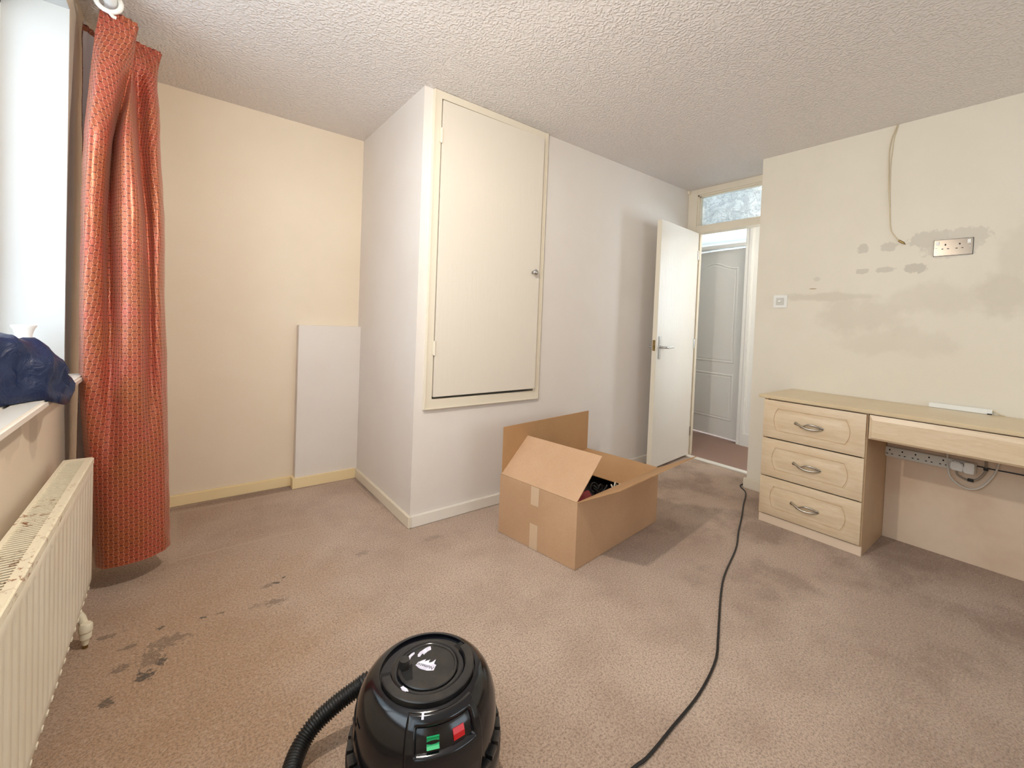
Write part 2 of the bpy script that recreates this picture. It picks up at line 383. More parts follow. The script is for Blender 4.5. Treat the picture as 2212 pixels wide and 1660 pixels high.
def catmull(P, n):
    P = [Vector(p) for p in P]; out = []
    for i in range(len(P)-1):
        p0, p1, p2, p3 = P[max(i-1,0)], P[i], P[i+1], P[min(i+2, len(P)-1)]
        for q in range(n):
            t = q/n; out.append(.5*((2*p1)+(-p0+p2)*t+(2*p0-5*p1+4*p2-p3)*t*t+(-p0+3*p1-3*p2+p3)*t**3))
    out.append(P[-1]); return out

# ------------------------------------------------------------------ the room shell
H = 2.376; XW = -.35; YB = 3.144; XC = .9955; YF = 2.17; XD = 3.585; XR = 3.26; YR = 1.41; Y0 = -2.2
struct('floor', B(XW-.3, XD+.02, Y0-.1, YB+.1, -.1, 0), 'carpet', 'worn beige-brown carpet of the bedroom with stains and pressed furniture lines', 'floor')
struct('floor.001', B(XD+.02, 6.1, -.6, 3.7, -.1, 0), 'hall_carpet', 'brown carpet of the hallway seen through the open door', 'floor')
struct('ceiling', B(XW-.3, 6.1, Y0-.1, 3.7, H, H+.1), 'ceiling', 'white textured stippled ceiling', 'ceiling')
struct('wall_back', B(XW-.3, XC+.05, YB, YB+.1, 0, H), 'wall_cream', 'cream wall of the alcove behind the curtain', 'wall')
# window wall: pier, apron, head, and the part behind the camera
WY0, WY1, WZ0, WZ1, XO = -.80, 2.385, .846, 2.255, -.62
mb = MB().box(XO, XW, WY1, YB, 0, H).box(XO, XW, WY0, WY1, 0, WZ0).box(XO, XW, WY0, WY1, WZ1, H).box(XO, XW, Y0, WY0, 0, H)
struct('wall_left', mb, 'wall_window', 'cream window wall with deep reveal above the radiator', 'wall')
struct('trim_1', MB().box(XO+.095, XW-.0005, WY1-.004, WY1+.001, WZ0, WZ1).box(XO+.095, XW-.0005, WY0, WY1-.004, WZ1-.004, WZ1+.001), 'wall_reveal', 'pale plastered side and soffit of the window reveal', 'reveal')
# closet box with cupboard opening
hx0, hx1, hz0, hz1 = 1.085, 1.822, .690, 2.338
mb = MB().box(XC, XC+.05, YF+.05, YB+.05, 0, H)
struct('wall_closet_side', mb, 'wall_white', 'white side of the boxed-out cupboard facing the window', 'wall')
mb = MB().box(XC, hx0, YF, YF+.05, 0, H).box(hx1, XD+.1, YF, YF+.05, 0, H).box(hx0, hx1, YF, YF+.05, 0, hz0).box(hx0, hx1, YF, YF+.05, hz1, H)
struct('wall_closet_front', mb, 'wall_white', 'off-white wall around the cupboard hatch and behind the open door', 'wall')
struct('closet_shadow_sheet', MB().box(XC+.05, XD, YF+.4, YF+.42, .3, H), 'dark_gap', 'near-black sheet painting the shadow inside the cupboard behind its hatch', 'wall')  # near-black colour stands in for shadow behind the hatch gaps
# pipe boxing in the alcove
struct('trim_2', B(.600, XC, 3.080, YB, 0, 1.064), 'wall_white', 'low white boxed-in panel in the alcove corner', 'boxing', bevel=.002)
# right wall (a thick block) and rear wall
struct('wall_right', MB().box(XR, XD+.1, Y0, YR, 0, H), 'wall_patched', 'cream right wall with grey filler patches', 'wall')
RY = Y0
mb = MB().box(XW-.3, 1.05, RY-.1, RY, 0, H).box(2.95, XD, RY-.1, RY, 0, H).box(1.05, 2.95, RY-.1, RY, 0, .85).box(1.05, 2.95, RY-.1, RY, 2.15, H)
struct('wall_rear', mb, 'wall_cream', 'cream rear wall with an added window opening', 'wall')
# baseboards
SH = .066
struct('baseboard_back', B(XW, .600, YB-.016, YB, 0, SH), 'gloss_yellow', 'yellowed cream baseboard along the alcove wall', 'baseboard', .004)
struct('baseboard_panel', MB().box(.584, XC-.016, 3.064, 3.080, 0, SH).box(.584, .600, 3.080, YB-.016, 0, SH), 'gloss_yellow', 'yellowed cream baseboard around the boxed-in panel', 'baseboard')
struct('baseboard_closet_side', B(XC-.016, XC, YF-.016, 3.080, 0, SH), 'gloss_cream', 'cream baseboard along the cupboard side', 'baseboard', .004)
struct('baseboard_closet_front', B(XC+.0005, XD-.03, YF-.016, YF, 0, SH), 'gloss_white', 'white baseboard under the cupboard hatch', 'baseboard', .004)
struct('baseboard_right', MB().box(XR-.018, XR, Y0, YR+.018, 0, .075), 'gloss_cream', 'cream baseboard at the end of the right wall', 'baseboard', .006)
struct('baseboard_left', B(XW, XW+.015, Y0, YB-.016, 0, SH), 'gloss_cream', 'cream baseboard under the window', 'baseboard', .004)

# window in the left wall
wn = thing('window_1', 'white framed window in the left wall', 'window', (XO+.05, .8, WZ0), kind='structure')
fx0, fx1 = XO+.03, XO+.10
mb = MB().box(fx0, fx1, WY0, WY0+.06, WZ0, WZ1).box(fx0, fx1, WY1-.06, WY1, WZ0, WZ1).box(fx0, fx1, WY0, WY1, WZ0, WZ0+.07).box(fx0, fx1, WY0, WY1, WZ1-.06, WZ1)
for yy in (.25, 1.3): mb.box(fx0, fx1, yy-.035, yy+.035, WZ0, WZ1)
mb.obj('window_frame', 'upvc', wn)
for a, b in ((WY0+.05, .23), (.27, 1.28), (1.32, WY1-.05)):
    B(fx0+.03, fx0+.036, a, b, WZ0+.06, WZ1-.05).obj('pane', 'glass', wn)
wn = thing('added_window_2', 'unseen white framed window added in the rear wall for fill light', 'window', (2, RY-.05, .85), kind='structure')  # invented opening behind the camera, lets in soft fill
mb = MB()
for a in (1.05, 1.97, 2.89): mb.box(a, a+.06, RY-.08, RY-.03, .85, 2.15)
mb.box(1.05, 2.95, RY-.08, RY-.03, .85, .91).box(1.05, 2.95, RY-.08, RY-.03, 2.09, 2.15).obj('window_frame', 'upvc', wn)
B(1.1, 2.9, RY-.06, RY-.055, .9, 2.1).obj('pane', 'glass', wn)
# sill
struct('trim_3', MB().box(XO+.10, XW, WY0, WY1-.004, WZ0, WZ0+.025).box(XW, -.289, WY0-.03, WY1+.006, WZ0, WZ0+.025), 'gloss_white', 'white painted window sill with rounded front edge', 'sill', .006)

# cupboard hatch door_2
d2 = thing('door_2', 'cream painted cupboard hatch in the boxed-out wall with a small chrome knob', 'door', (1.45, YF, .64), kind='structure')
fo = (1.046, 1.860, .640, H-.002)
mb = MB().box(fo[0], hx0+.006, YF-.018, YF+.05, fo[2], fo[3]).box(hx1-.006, fo[1], YF-.018, YF+.05, fo[2], fo[3])
mb.box(hx0+.006, hx1-.006, YF-.0178, YF+.05, fo[2], hz0+.006).box(hx0+.006, hx1-.006, YF-.0178, YF+.05, hz1-.004, fo[3])
mb.obj('frame', 'gloss_cream', d2)
# stop rebate lines on the frame
MB().box(fo[0]-.001, fo[0]+.008, YF-.024, YF-.016, fo[2], fo[3]).box(fo[0], fo[1], YF-.024, YF-.016, fo[2]-.001, fo[2]+.008).box(fo[1]-.008, fo[1]+.001, YF-.024, YF-.016, fo[2], fo[3]).obj('edge_bead', 'gloss_cream', d2, bevel=.003)
lf = MB(); a = radians(1.3); L = hx1-hx0-.022
e1 = Vector((cos(a)*L, -sin(a)*L, 0)); nrm = Vector((-sin(a), -cos(a), 0))
z0, z1 = hz0+.014, hz1-.012
P0 = Vector((hx0+.012, YF-.004, 0))
sag = .012
vs = []
for t in (0, .022):
    for (s_, z) in ((0, z0+.004), (1, z0-.002+sag), (1, z1-.003), (0, z1)):
        vs.append(P0+e1*s_+nrm*t+Vector((0, 0, z)))
lf.add(vs, [(3,2,1,0),(4,5,6,7),(0,1,5,4),(1,2,6,5),(2,3,7,6),(3,0,4,7)])
leafh = lf.obj('leaf', 'hatch_paint', d2, bevel=.002)
kp = P0+e1*.925+nrm*.022+Vector((0,0,1.459))
MB().lathe([(.0, 0), (.011, 0), (.007, -.010), (.009, -.016), (.017, -.022), (.019, -.030), (.014, -.037), (0, -.040)], kp, 20, 'y').obj('knob', 'chrome', leafh, smooth='all')
for z in (2.134, .98):
    MB().tube([(hx0+.008, YF-.026, z-.04), (hx0+.008, YF-.026, z+.04)], .007, 10).box(hx0-.004, hx0+.022, YF-.024, YF-.019, z-.036, z+.036).obj('hinge', 'gloss_cream', d2)

# room door frame with fanlight
t4 = thing('trim_4', 'cream painted frame around the bedroom doorway with a fanlight above', 'door frame', (XD, 1.8, 0), kind='structure')
J1 = XD+.10
fy = 2.085                                       # hinge-side jamb face
mb = MB().box(XD-.012, J1, fy, YF, 0, H).box(XD-.012, J1, YR, fy, 2.325, H).box(XD-.012, J1, YR, fy, 1.992, 2.052).box(XD-.012, J1, YR-.02, YR+.018, 0, 2.33)
mb.obj('frame', 'gloss_cream', t4, bevel=.002)
MB().box(XD, J1-.02, fy-.012, fy, 2.052, 2.325).box(XD, J1-.02, YR, fy, 2.313, 2.325).obj('glazing_bead', 'gloss_cream', t4)
MB().box(XD+.012, J1-.03, fy-.022, fy-.012, 2.052, 2.313).box(XD+.012, J1-.03, YR, fy-.012, 2.303, 2.313).obj('glazing_bead', 'gloss_cream', t4)
B(XD+.04, XD+.045, YR+.01, fy-.015, 2.05, 2.31).obj('pane', 'obscure', t4)
B(XD+.045, XD+.065, fy-.012, fy, 0, 1.99).obj('door_stop', 'gloss_cream', t4)
struct('trim_5', B(XD-.03, XD+.035, YR+.018, fy, 0, .010), 'gloss_white', 'pale metal threshold strip between the bedroom carpet and the hall', 'threshold', .004)
struct('trim_6', B(XD-.032, XD+.1, YF-.02, YF+.01, H-.03, H-.001), 'gloss_cream', 'cream corner head of the doorway lining', 'trim')

# the open bedroom door
hinge = Vector((XD-.006, fy-.028, 0)); free = Vector((2.925, 1.992, 0))
ex = (free-hinge).normalized(); ang = math.atan2(ex.y, ex.x)
LW = (free-hinge).length
d1 = thing('door_1', 'white painted flush door standing open against the wall with a chrome lever handle', 'door', (hinge.x, hinge.y, .012), kind='structure', rotz=ang)
# local space: x from hinge to free edge, y towards the closet wall is -y after rotation (ex x up), face seen from the room is +y local
ZL = 1.985-.012
leaf = B(0, LW, -.038, 0, 0.012, ZL).obj('leaf', 'leaf_paint', d1, bevel=.0015, keep=True)
B(LW-.001, LW+.001, -.0375, -.0005, .013, ZL-.001).obj('leaf_edge', 'gloss_cream', d1, keep=True)
zc = .975
MB().box(LW-.062, LW-.030, 0, .007, zc-.095, zc+.085).obj('handle_plate', 'chrome', leaf, bevel=.002, keep=True)
MB().tube(catmull([(LW-.046, .005, zc+.0), (LW-.046, .045, zc), (LW-.062, .055, zc), (LW-.085, .056, zc)], 6), .009, 12).obj('lever_neck', 'chrome', leaf, smooth='all', keep=True)
MB().tube([(LW-.080, .056, zc), (LW-.100, .056, zc+.001), (LW-.150, .056, zc+.004), (LW-.168, .056, zc+.004)], .011, 12).obj('lever', 'white_plastic', leaf, smooth=True, keep=True)
MB().box(LW+.001, LW+.003, -.032, -.010, zc-.030, zc+.055).box(LW+.001, LW+.014, -.027, -.013, zc-.006, zc+.012).obj('latch', 'brass', leaf, keep=True)
MB().box(LW-.062, LW-.030, -.045, -.038, zc-.095, zc+.085).tube([(LW-.046, -.04, zc), (LW-.046, -.085, zc), (LW-.06, -.095, zc), (LW-.16, -.095, zc)], .009, 10).obj('handle_plate', 'chrome', leaf, smooth=True, keep=True)
for z in (.22, 1.0, 1.78):
    MB().tube([(.001, .003, z-.04), (.001, .003, z+.04)], .006, 8).obj('hinge', 'chrome', d1, smooth=True, keep=True)

# ------------------------------------------------------------------ hall and the room beyond
XH = 4.42; hy0, hy1 = 2.030, 2.800
mb = MB().box(XH, XH+.1, hy1, 3.6, 0, H).box(XH, XH+.1, hy0, hy1, 2.25, H).box(XH, XH+.1, 1.15, hy0, 0, H).box(XH, XH+.1, .30, 1.15, 0, 1.0).box(XH, XH+.1, .30, 1.15, 2.1, H).box(XH, XH+.1, -.5, .30, 0, H)
struct('wall_hall', mb, 'hall_white', 'white wall across the hallway', 'wall')
struct('wall_hall_end', MB().box(J1, 6.1, 3.6, 3.7, 0, H).box(J1, XH+.1, -.6, -.5, 0, H).box(J1, J1+.05, 2.17, 3.6, 0, H), 'hall_white', 'white end walls of the hallway', 'wall')
struct('wall_far', MB().box(6.0, 6.1, 1.2, 1.45, 0, H).box(6.0, 6.1, 3.15, 3.6, 0, H).box(6.0, 6.1, 1.45, 3.15, 0, .85).box(6.0, 6.1, 1.45, 3.15, 2.15, H).box(XH+.1, 6.1, 1.16, 1.2, 0, H), 'hall_white', 'white walls of the room beyond the hallway', 'wall')
B(4.50, 4.505, .30, 1.15, 1.0, 2.1).obj('window_3', 'glass')
tag(bpy.data.objects['window_3'], 'plain glazed hall window beside the doorway', 'window', None, 'structure')
B(6.04, 6.045, 1.45, 3.15, .85, 2.15).obj('window_4', 'glass')
tag(bpy.data.objects['window_4'], 'glazed window of the room beyond the hallway', 'window', None, 'structure')
t7 = thing('trim_7', 'white frame of the hall door with a bright fanlight', 'door frame', (XH, 2.4, 0), kind='structure')
MB().box(XH-.015, XH+.1, hy0-.035, hy0, 0, 2.29).box(XH-.015, XH+.1, hy1, hy1+.035, 0, 2.29).box(XH-.015, XH+.1, hy0, hy1, 1.992, 2.028).box(XH-.015, XH+.1, hy0, hy1, 2.25, 2.29).obj('frame', 'hall_white', t7, bevel=.003)
B(XH+.05, XH+.055, hy0, hy1, 2.028, 2.25).obj('pane', 'glass', t7)
struct('trim_8', MB().box(XH-.018, XH, 1.20, hy0-.037, 0, .12).box(XH-.018, XH, 1.965, hy0-.037, .12, H-.01).box(XH-.010, XH, 1.955, 1.965, .12, H-.01).box(XH-.010, XH, 1.2, 1.955, .12, .128), 'hall_white', 'white panelled casing beside the hall door', 'casing')
# hall door: ajar, hinged on its right, two moulded panels with an arched top panel
d3 = thing('door_3', 'white moulded hall door with arched upper panel standing ajar', 'door', (XH+.045, hy0+.004, .0), kind='structure', rotz=radians(90-7))
DW = hy1-hy0-.02
# local x along the leaf from the hinge, local +y faces the hall side
def arch(x, x0, x1, zt, hgt):
    t = (x-x0)/(x1-x0); w = .5-.5*cos(2*pi*t)
    return zt+hgt*(w**1.3)
lo_mb = B(0, DW, -.035, 0, .022, 1.985); lo = lo_mb.obj('leaf', 'hall_white', d3, keep=True)
def ring(pts_fn, name):
    prof = [(.0, .000), (.006, .006), (.014, .007), (.020, .002), (.028, .002), (.034, .006)]
    mb = MB(); rows = []
    for ins, yy in prof:
        rows.append([(p[0], yy, p[1]) for p in pts_fn(ins)])
    mb.sheet(rows, wrap=True); mb.obj(name, 'hall_white', lo, smooth=True, keep=True)
    pp = pts_fn(.034); c = MB(); c.add([(p[0], .006, p[1]) for p in pp], [tuple(range(len(pp)))]); return c
x0p, x1p = .085, DW-.105
def upper(i):
    n = 28; a = x0p+i; b = x1p-i; pts = [(a, .80+i), (b, .80+i)]
    pts += [(b+(a-b)*q/n, arch(b+(a-b)*q/n, x0p, x1p, 1.795, .065)-i) for q in range(n+1)]; return pts
def lower(i):
    a = x0p+i; b = x1p-i; return [(a, .20+i), (b, .20+i), (b, .685-i), (a, .685-i)]
ring(upper, 'upper_panel').obj('panel_field', 'hall_white', lo, keep=True)
ring(lower, 'lower_panel').obj('panel_field', 'hall_white', lo, keep=True)
MB().box(DW-.075, DW-.045, 0, .006, .92, 1.07).tube([(DW-.06, 0, 1.0), (DW-.06, .045, 1.0), (DW-.16, .05, 1.0)], .008, 8).obj('handle', 'chrome', lo, smooth=True, keep=True)

hl = thing('hall_fill_light', 'round white ceiling light added in the hallway out of view to brighten the hall door', 'light', (3.98, 1.05, H))  # added lamp out of view, brightens the hall door
MB().lathe([(0, 2.375), (.10, 2.375), (.10, 2.35), (0, 2.35)], (3.98, 1.05, 0), 24).obj('base', 'white_plastic', hl, smooth=True)
MB().lathe([(.09, 2.35), (.095, 2.33), (.07, 2.30), (0, 2.29)], (3.98, 1.05, 0), 24).obj('globe', 'lamp', hl, smooth='all')
_l = bpy.data.lights.new('hall_fill_bulb', 'POINT'); _l.energy = 8; _l.color = (1, .97, .93); _l.shadow_soft_size = .06
_o = bpy.data.objects.new('hall_fill_bulb', _l); _o.location = (3.98, 1.05, 2.21); COL.objects.link(_o)

# ------------------------------------------------------------------ radiator
rx0, rx1, ry1, ry0, rzb, rzt = -.318, -.241, 2.165, -.10, .128, .589
rd = thing('radiator', 'long cream panel radiator with rust-flecked top grille under the window', 'radiator', ((rx0+rx1)/2, 1.0, 0))
rows = []; n = int((ry1-ry0)/.05)
ys = []
for i in range(n):
    y = ry1-.03-i*.05
    for dy, dx in ((0, 0), (-.006, -.0028), (-.014, -.0028), (-.020, 0)): ys.append((y+dy, dx))
prof = [(ry1, 0)]+ys+[(ry0, 0)]
zz = [rzb, rzb+.012, rzb+.035, rzb+.045, rzt-.062, rzt-.05, rzt-.018, rzt-.006]
for zi, z in enumerate(zz):
    fl = 1 if 3 <= zi <= 4 else 0; inset = .008 if zi in (0, 7) else 0
    rows.append([(rx1-inset+dx*fl, y, z) for y, dx in prof])
MB().sheet(rows).obj('front_panel', 'rad', rd, smooth=True)
MB().box(rx0, rx0+.012, ry0, ry1, rzb, rzt-.004).obj('rear_panel', 'rad', rd)
# side cover and its slots
for yy in (ry0, ry1): MB().box(rx0, rx1-.004, yy-.004, yy+.004, rzb+.02, rzt-.009).obj('side_cover', 'rad', rd, bevel=.001)
MB().box(rx0, rx0+.010, ry0, ry1-.030, rzt-.009, rzt).box(rx1-.020, rx1-.003, ry0, ry1-.030, rzt-.009, rzt).box(rx0, rx1-.003, ry1-.030, ry1+.005, rzt-.009, rzt).box(rx1-.003, rx1+.001, ry0, ry1+.004, rzt-.022, rzt-.003).obj('top_rim', 'rad_grille', rd)
mb = MB(); y = ry1-.036
while y > ry0:
    mb.box(rx0+.010, rx1-.020, y-.0062, y, rzt-.004, rzt-.0015); y -= .0125
tag(mb.obj('grille_bars', 'rad_grille', rd), kind='stuff')
B(rx0+.012, rx1-.006, ry0+.002, ry1-.004, rzt-.05, rzt-.03).obj('grille_shadow_sheet', 'dark_gap', rd)  # near-black sheet paints the shadow seen between the grille bars
MB().box(rx0+.006, rx1-.012, ry0+.01, ry1-.01, rzb-.004, rzb+.01).obj('bottom_rail', 'rad', rd)
for y in (.3, 1.1, 1.9): B(XW+.001, rx0+.001, y-.015, y+.015, .2, .5).obj('wall_bracket', 'rad', rd)
mb = MB(); y = ry1-.06
# shallow spot-weld beads along the lower edge
while y > ry0: mb.box(rx1-.004, rx1+.0015, y-.008, y+.008, rzb+.006, rzb+.012); y -= .05
tag(mb.obj('edge_weld', 'rad', rd), kind='stuff')
# valve at the far lower end
vl = thing('radiator_valve', 'small ivory radiator valve cap poking out beneath the radiator', 'valve', (-.235, 1.975, 0))
MB().lathe([(0, .012), (.008, .012), (.010, .030), (.015, .034), (.016, .050), (.014, .054), (.018, .058), (.018, .078), (.013, .084), (.0, .086)], (-.232, 1.975, .0), 16).obj('cap', 'ivory_plastic', vl, smooth=True)
MB().tube([(-.236, 1.985, .07), (-.245, 1.99, .10), (-.262, 1.99, .13)], .012, 10).obj('tail_pipe', 'ivory_plastic', vl, smooth=True)
MB().tube([(-.232, 1.975, .0), (-.232, 1.975, .014)], .007, 10).obj('pipe', 'brass', vl, smooth=True)

# ------------------------------------------------------------------ curtain pole, ring and curtain
pole = thing('curtain_pole', 'white curtain pole just below the ceiling over the window', 'curtain pole', (-.236, 1.0, 2.314))
MB().tube([(-.236, -.95, 2.314), (-.236, 2.78, 2.314)], .0205, 20).obj('pole', 'pot', pole, smooth=True)
MB().lathe([(0, 2.78), (.02, 2.78), (.032, 2.80), (.034, 2.82), (.024, 2.845), (0, 2.853)], (-.236, 0, 2.314), 18, 'y').obj('finial', 'pot', pole, smooth='all')
MB().box(-.35, -.345, 2.66, 2.72, 2.27, 2.355).tube([(-.347, 2.69, 2.314), (-.25, 2.69, 2.314)], .012, 10).obj('bracket', 'pot', pole, smooth=True)
def torus(c, Rr, r, n=36, m_=12):
    return [[(c[0]+(Rr+r*cos(b))*cos(a), c[1]+r*sin(b), c[2]+(Rr+r*cos(b))*sin(a)) for b in [2*pi*j/m_ for j in range(m_)]] for a in [2*pi*i/n for i in range(n+1)]]
rg = [(-.240, 2.335, 'cream plastic curtain ring on the pole nearest the camera'), (-.240, 2.50, 'cream plastic curtain ring hidden mid curtain header'), (-.240, 2.60, 'cream plastic curtain ring at the far end of the pole')]
for i, (x, y, lb) in enumerate(rg):
    c = thing('curtain_ring', lb, 'curtain ring', (x, y, 2.27), 'rings on the curtain pole')
    MB().sheet(torus((x, y, 2.308), .036, .0085), wrap=True).obj('hoop', 'ivory_plastic' if 0 else 'white_plastic', c, smooth='all')
    MB().tube([(x+.004, y, 2.268), (x+.012, y+.008, 2.262), (x+.02, y+.012, 2.262)], .007, 8).obj('eyelet', 'white_plastic', c, smooth=True)

lv = {  # plan outline (x, y) of the hanging cloth at several heights, leading edge first
 2.28: [(-0.268,2.36),(-0.235,2.352),(-0.19,2.352),(-0.163,2.362),(-0.165,2.41),(-0.186,2.47),(-0.175,2.505),(-0.135,2.535),(-0.096,2.57),(-0.095,2.6),(-0.13,2.65),(-0.24,2.62),(-0.337,2.527)],
 2.19: [(-0.278,2.35),(-0.245,2.335),(-0.195,2.345),(-0.17,2.372),(-0.175,2.43),(-0.19,2.47),(-0.17,2.5),(-0.135,2.52),(-0.11,2.53),(-0.1,2.57),(-0.13,2.64),(-0.24,2.62),(-0.335,2.527)],
 2.05: [(-0.288,2.345),(-0.258,2.309),(-0.212,2.331),(-0.188,2.396),(-0.172,2.38),(-0.172,2.45),(-0.161,2.5125),(-0.125,2.48),(-0.102,2.495),(-0.096,2.54),(-0.13,2.63),(-0.24,2.62),(-0.333,2.527)],
 1.8: [(-0.3,2.34),(-0.278,2.284),(-0.234,2.312),(-0.225,2.402),(-0.19,2.315),(-0.158,2.33),(-0.152,2.46),(-0.112,2.425),(-0.09,2.43),(-0.082,2.5),(-0.13,2.62),(-0.24,2.62),(-0.33,2.527)],
 1.5: [(-0.308,2.34),(-0.286,2.279),(-0.246,2.3),(-0.232,2.377),(-0.185,2.285),(-0.136,2.295),(-0.122,2.405),(-0.098,2.375),(-0.074,2.385),(-0.068,2.47),(-0.13,2.6),(-0.24,2.62),(-0.328,2.527)],
 1.15: [(-0.308,2.34),(-0.284,2.279),(-0.244,2.297),(-0.222,2.357),(-0.18,2.282),(-0.128,2.286),(-0.104,2.365),(-0.083,2.345),(-0.066,2.365),(-0.058,2.45),(-0.13,2.58),(-0.24,2.6),(-0.328,2.527)],
 0.8: [(-0.302,2.34),(-0.28,2.282),(-0.242,2.286),(-0.212,2.314),(-0.172,2.276),(-0.122,2.284),(-0.095,2.3345),(-0.072,2.335),(-0.054,2.36),(-0.046,2.44),(-0.12,2.56),(-0.24,2.58),(-0.33,2.527)],
 0.5: [(-0.285,2.36),(-0.264,2.305),(-0.235,2.288),(-0.205,2.284),(-0.165,2.28),(-0.118,2.288),(-0.088,2.306),(-0.064,2.328),(-0.044,2.356),(-0.036,2.43),(-0.11,2.54),(-0.24,2.57),(-0.332,2.527)],
 0.105: [(-0.262,2.4),(-0.25,2.345),(-0.225,2.312),(-0.195,2.3),(-0.158,2.296),(-0.112,2.3),(-0.082,2.312),(-0.056,2.33),(-0.034,2.352),(-0.026,2.42),(-0.1,2.52),(-0.24,2.55),(-0.33,2.527)],
}
zs = sorted(lv, reverse=True); NV = 170
def crom(a, b, c, d, t): return .5*((2*b)+(c-a)*t+(2*a-5*b+4*c-d)*t*t+(-a+3*b-3*c+d)*t**3)
rows = []; uvs = []
for iv in range(NV+1):
    z = zs[0]+(zs[-1]-zs[0])*iv/NV
    q = max(i for i in range(len(zs)) if zs[i] >= z-1e-9); q = min(q, len(zs)-2)
    t = (zs[q]-z)/(zs[q]-zs[q+1])
    ctrl = []
    for c in range(13):
        g = [lv[zs[min(max(q+o_, 0), len(zs)-1)]][c] for o_ in (-1, 0, 1, 2)]
        t_ = t
        ctrl.append((crom(g[0][0], g[1][0], g[2][0], g[3][0], t_)*.5+(g[1][0]*(1-t)+g[2][0]*t)*.5, crom(g[0][1], g[1][1], g[2][1], g[3][1], t_)*.5+(g[1][1]*(1-t)+g[2][1]*t)*.5, 0))
    line = catmull(ctrl, 16); row = []; uvr = []; u = 0
    for j, p in enumerate(line):
        if j: u += (p-line[j-1]).length
        s_ = j/(len(line)-1)
        tt = (line[min(j+1, len(line)-1)]-line[max(j-1, 0)]); nn = Vector((tt.y, -tt.x, 0)); nn = nn.normalized() if nn.length > 1e-9 else Vector((0,-1,0))
        hd = max(0, 1-(2.28-z)/.11)                     # pencil pleats in the header
        amp = .0048*hd*sin(2*pi*u/.021)
        wr = .004*noise.noise(Vector((u*9, z*2.2, 1.7)))+.0015*noise.noise(Vector((u*40, z*14, 5)))
        low = max(0, 1-(z-.105)/.30); wr += .004*low*noise.noise(Vector((u*22, z*18, 9.1)))
        p2 = p+nn*(amp+wr)
        # narrow waist under the header
        zz_ = z+.006*sin(u*38)*max(0, 1-(2.28-z)/.04)+(.010*(1-min(1, (z-.105)/.2)))*((s_-.3)*.6)
        row.append((p2.x, p2.y, zz_)); uvr.append((u*1.0, z))
    rows.append(row)
    uvs.append(uvr)
# keep the lattice from shearing: measure u from the middle of the front face
for r in uvs:
    mid = r[70][0]
    for j in range(len(r)): r[j] = (r[j][0]-mid, r[j][1])
cu = thing('curtain', 'terracotta satin curtain with a hexagon lattice bunched at the end of the window', 'curtain', (-.18, 2.4, .1))
cl = MB().sheet(rows, uvs).obj('cloth', 'curtain', cu, smooth='all')
back = []
for r in rows:
    rr = []
    for j, p in enumerate(r):
        a = Vector(r[max(j-1, 0)]); b = Vector(r[min(j+1, len(r)-1)]); tt = b-a; nn = Vector((-tt.y, tt.x, 0)).normalized()
        rr.append(Vector(p)+nn*.003)
    back.append(rr)
MB().sheet([r[148:] for r in back[2:-4]]).obj('lining', 'lining', cu, smooth='all')

# ------------------------------------------------------------------ navy cloth and white pot on the sill
def navy():
    rows = []; N = 70; K = 48
    for i in range(N+1):
        t = i/N; y = 1.18+(2.02-1.18)*t
        # front bottom point, top height, back
        xf = -.40 if y < 1.6 else (-.40+(.115)*min(1, (y-1.6)/.17))
        if y > 1.77: xf = -.285+.012*sin(min(1, (y-1.77)/.22)*pi)
        xb = -.50+.10*max(0, (y-1.75)/.27)
        end = min(1, (1-t)/.10); end = sqrt(max(0, 1-(1-end)**2))
        ht = .165 if y < 1.80 else .165-.105*min(1, (y-1.80)/.2)
        ht *= end*.85+.15*end; dr = .0 if y < 1.74 else -.035*sin(min(1, (y-1.74)/.24)*pi)
        xc = (xf+xb)/2; hw = (xf-xb)/2*(.25+.75*end); row = []
        for j in range(K):
            a = 2*pi*j/K; ca, sa = cos(a), sin(a)
            px = xc+hw*(abs(ca)**.75)*(1 if ca > 0 else -1)
            if sa >= 0: pz = .874+ht*(sa**.9)*(1+.12*ca)
            else: pz = .874+.002*sa
            if ca > 0 and dr: pz += dr*max(0, ca-.35)/.65*(1.0 if sa < .4 else .5); px += .012*max(0, ca-.3) 
            v_ = Vector((px, y, pz))
            if sa > .02:
                d = .016*noise.noise(Vector((px*10, y*7+pz*9, 2.2)))-.055*abs(noise.noise(Vector((px*9+y*9, pz*13-y*5, 7))))-.045*abs(noise.noise(Vector((y*10-pz*14, px*9+pz*6, 4))))+.022
                v_ += Vector((ca*.8, 0, sa)).normalized()*d*min(1, sa*3)
            v_.z = max(v_.z, .8735) if v_.x < -.292 else v_.z
            row.append(v_)
        rows.append(row)
    mb = MB().sheet(rows, wrap=True)
    mb.f += [list(range(K)), [N*K+j for j in range(K)]]
    return mb
tag(navy().obj('jacket', 'navy', None, smooth='all'), 'crumpled navy blue jacket heaped on the white window sill', 'jacket')
pt = thing('plastic_bottle', 'white waisted plastic bottle standing on the sill behind the navy jacket', 'bottle', (-.432, 2.25, .871))
MB().lathe([(0, .872), (.036, .872), (.038, .90), (.038, .985), (.034, .996), (.022, 1.000)], (-.428, 2.25, 0), 28).obj('body', 'pot', pt, smooth=True)
MB().lathe([(.020, .998), (.020, 1.01), (.021, 1.03), (.026, 1.048), (.031, 1.056), (.031, 1.061), (.027, 1.062), (0, 1.056)], (-.430, 2.25, 0), 28).obj('flared_cap', 'pot', pt, smooth=True)

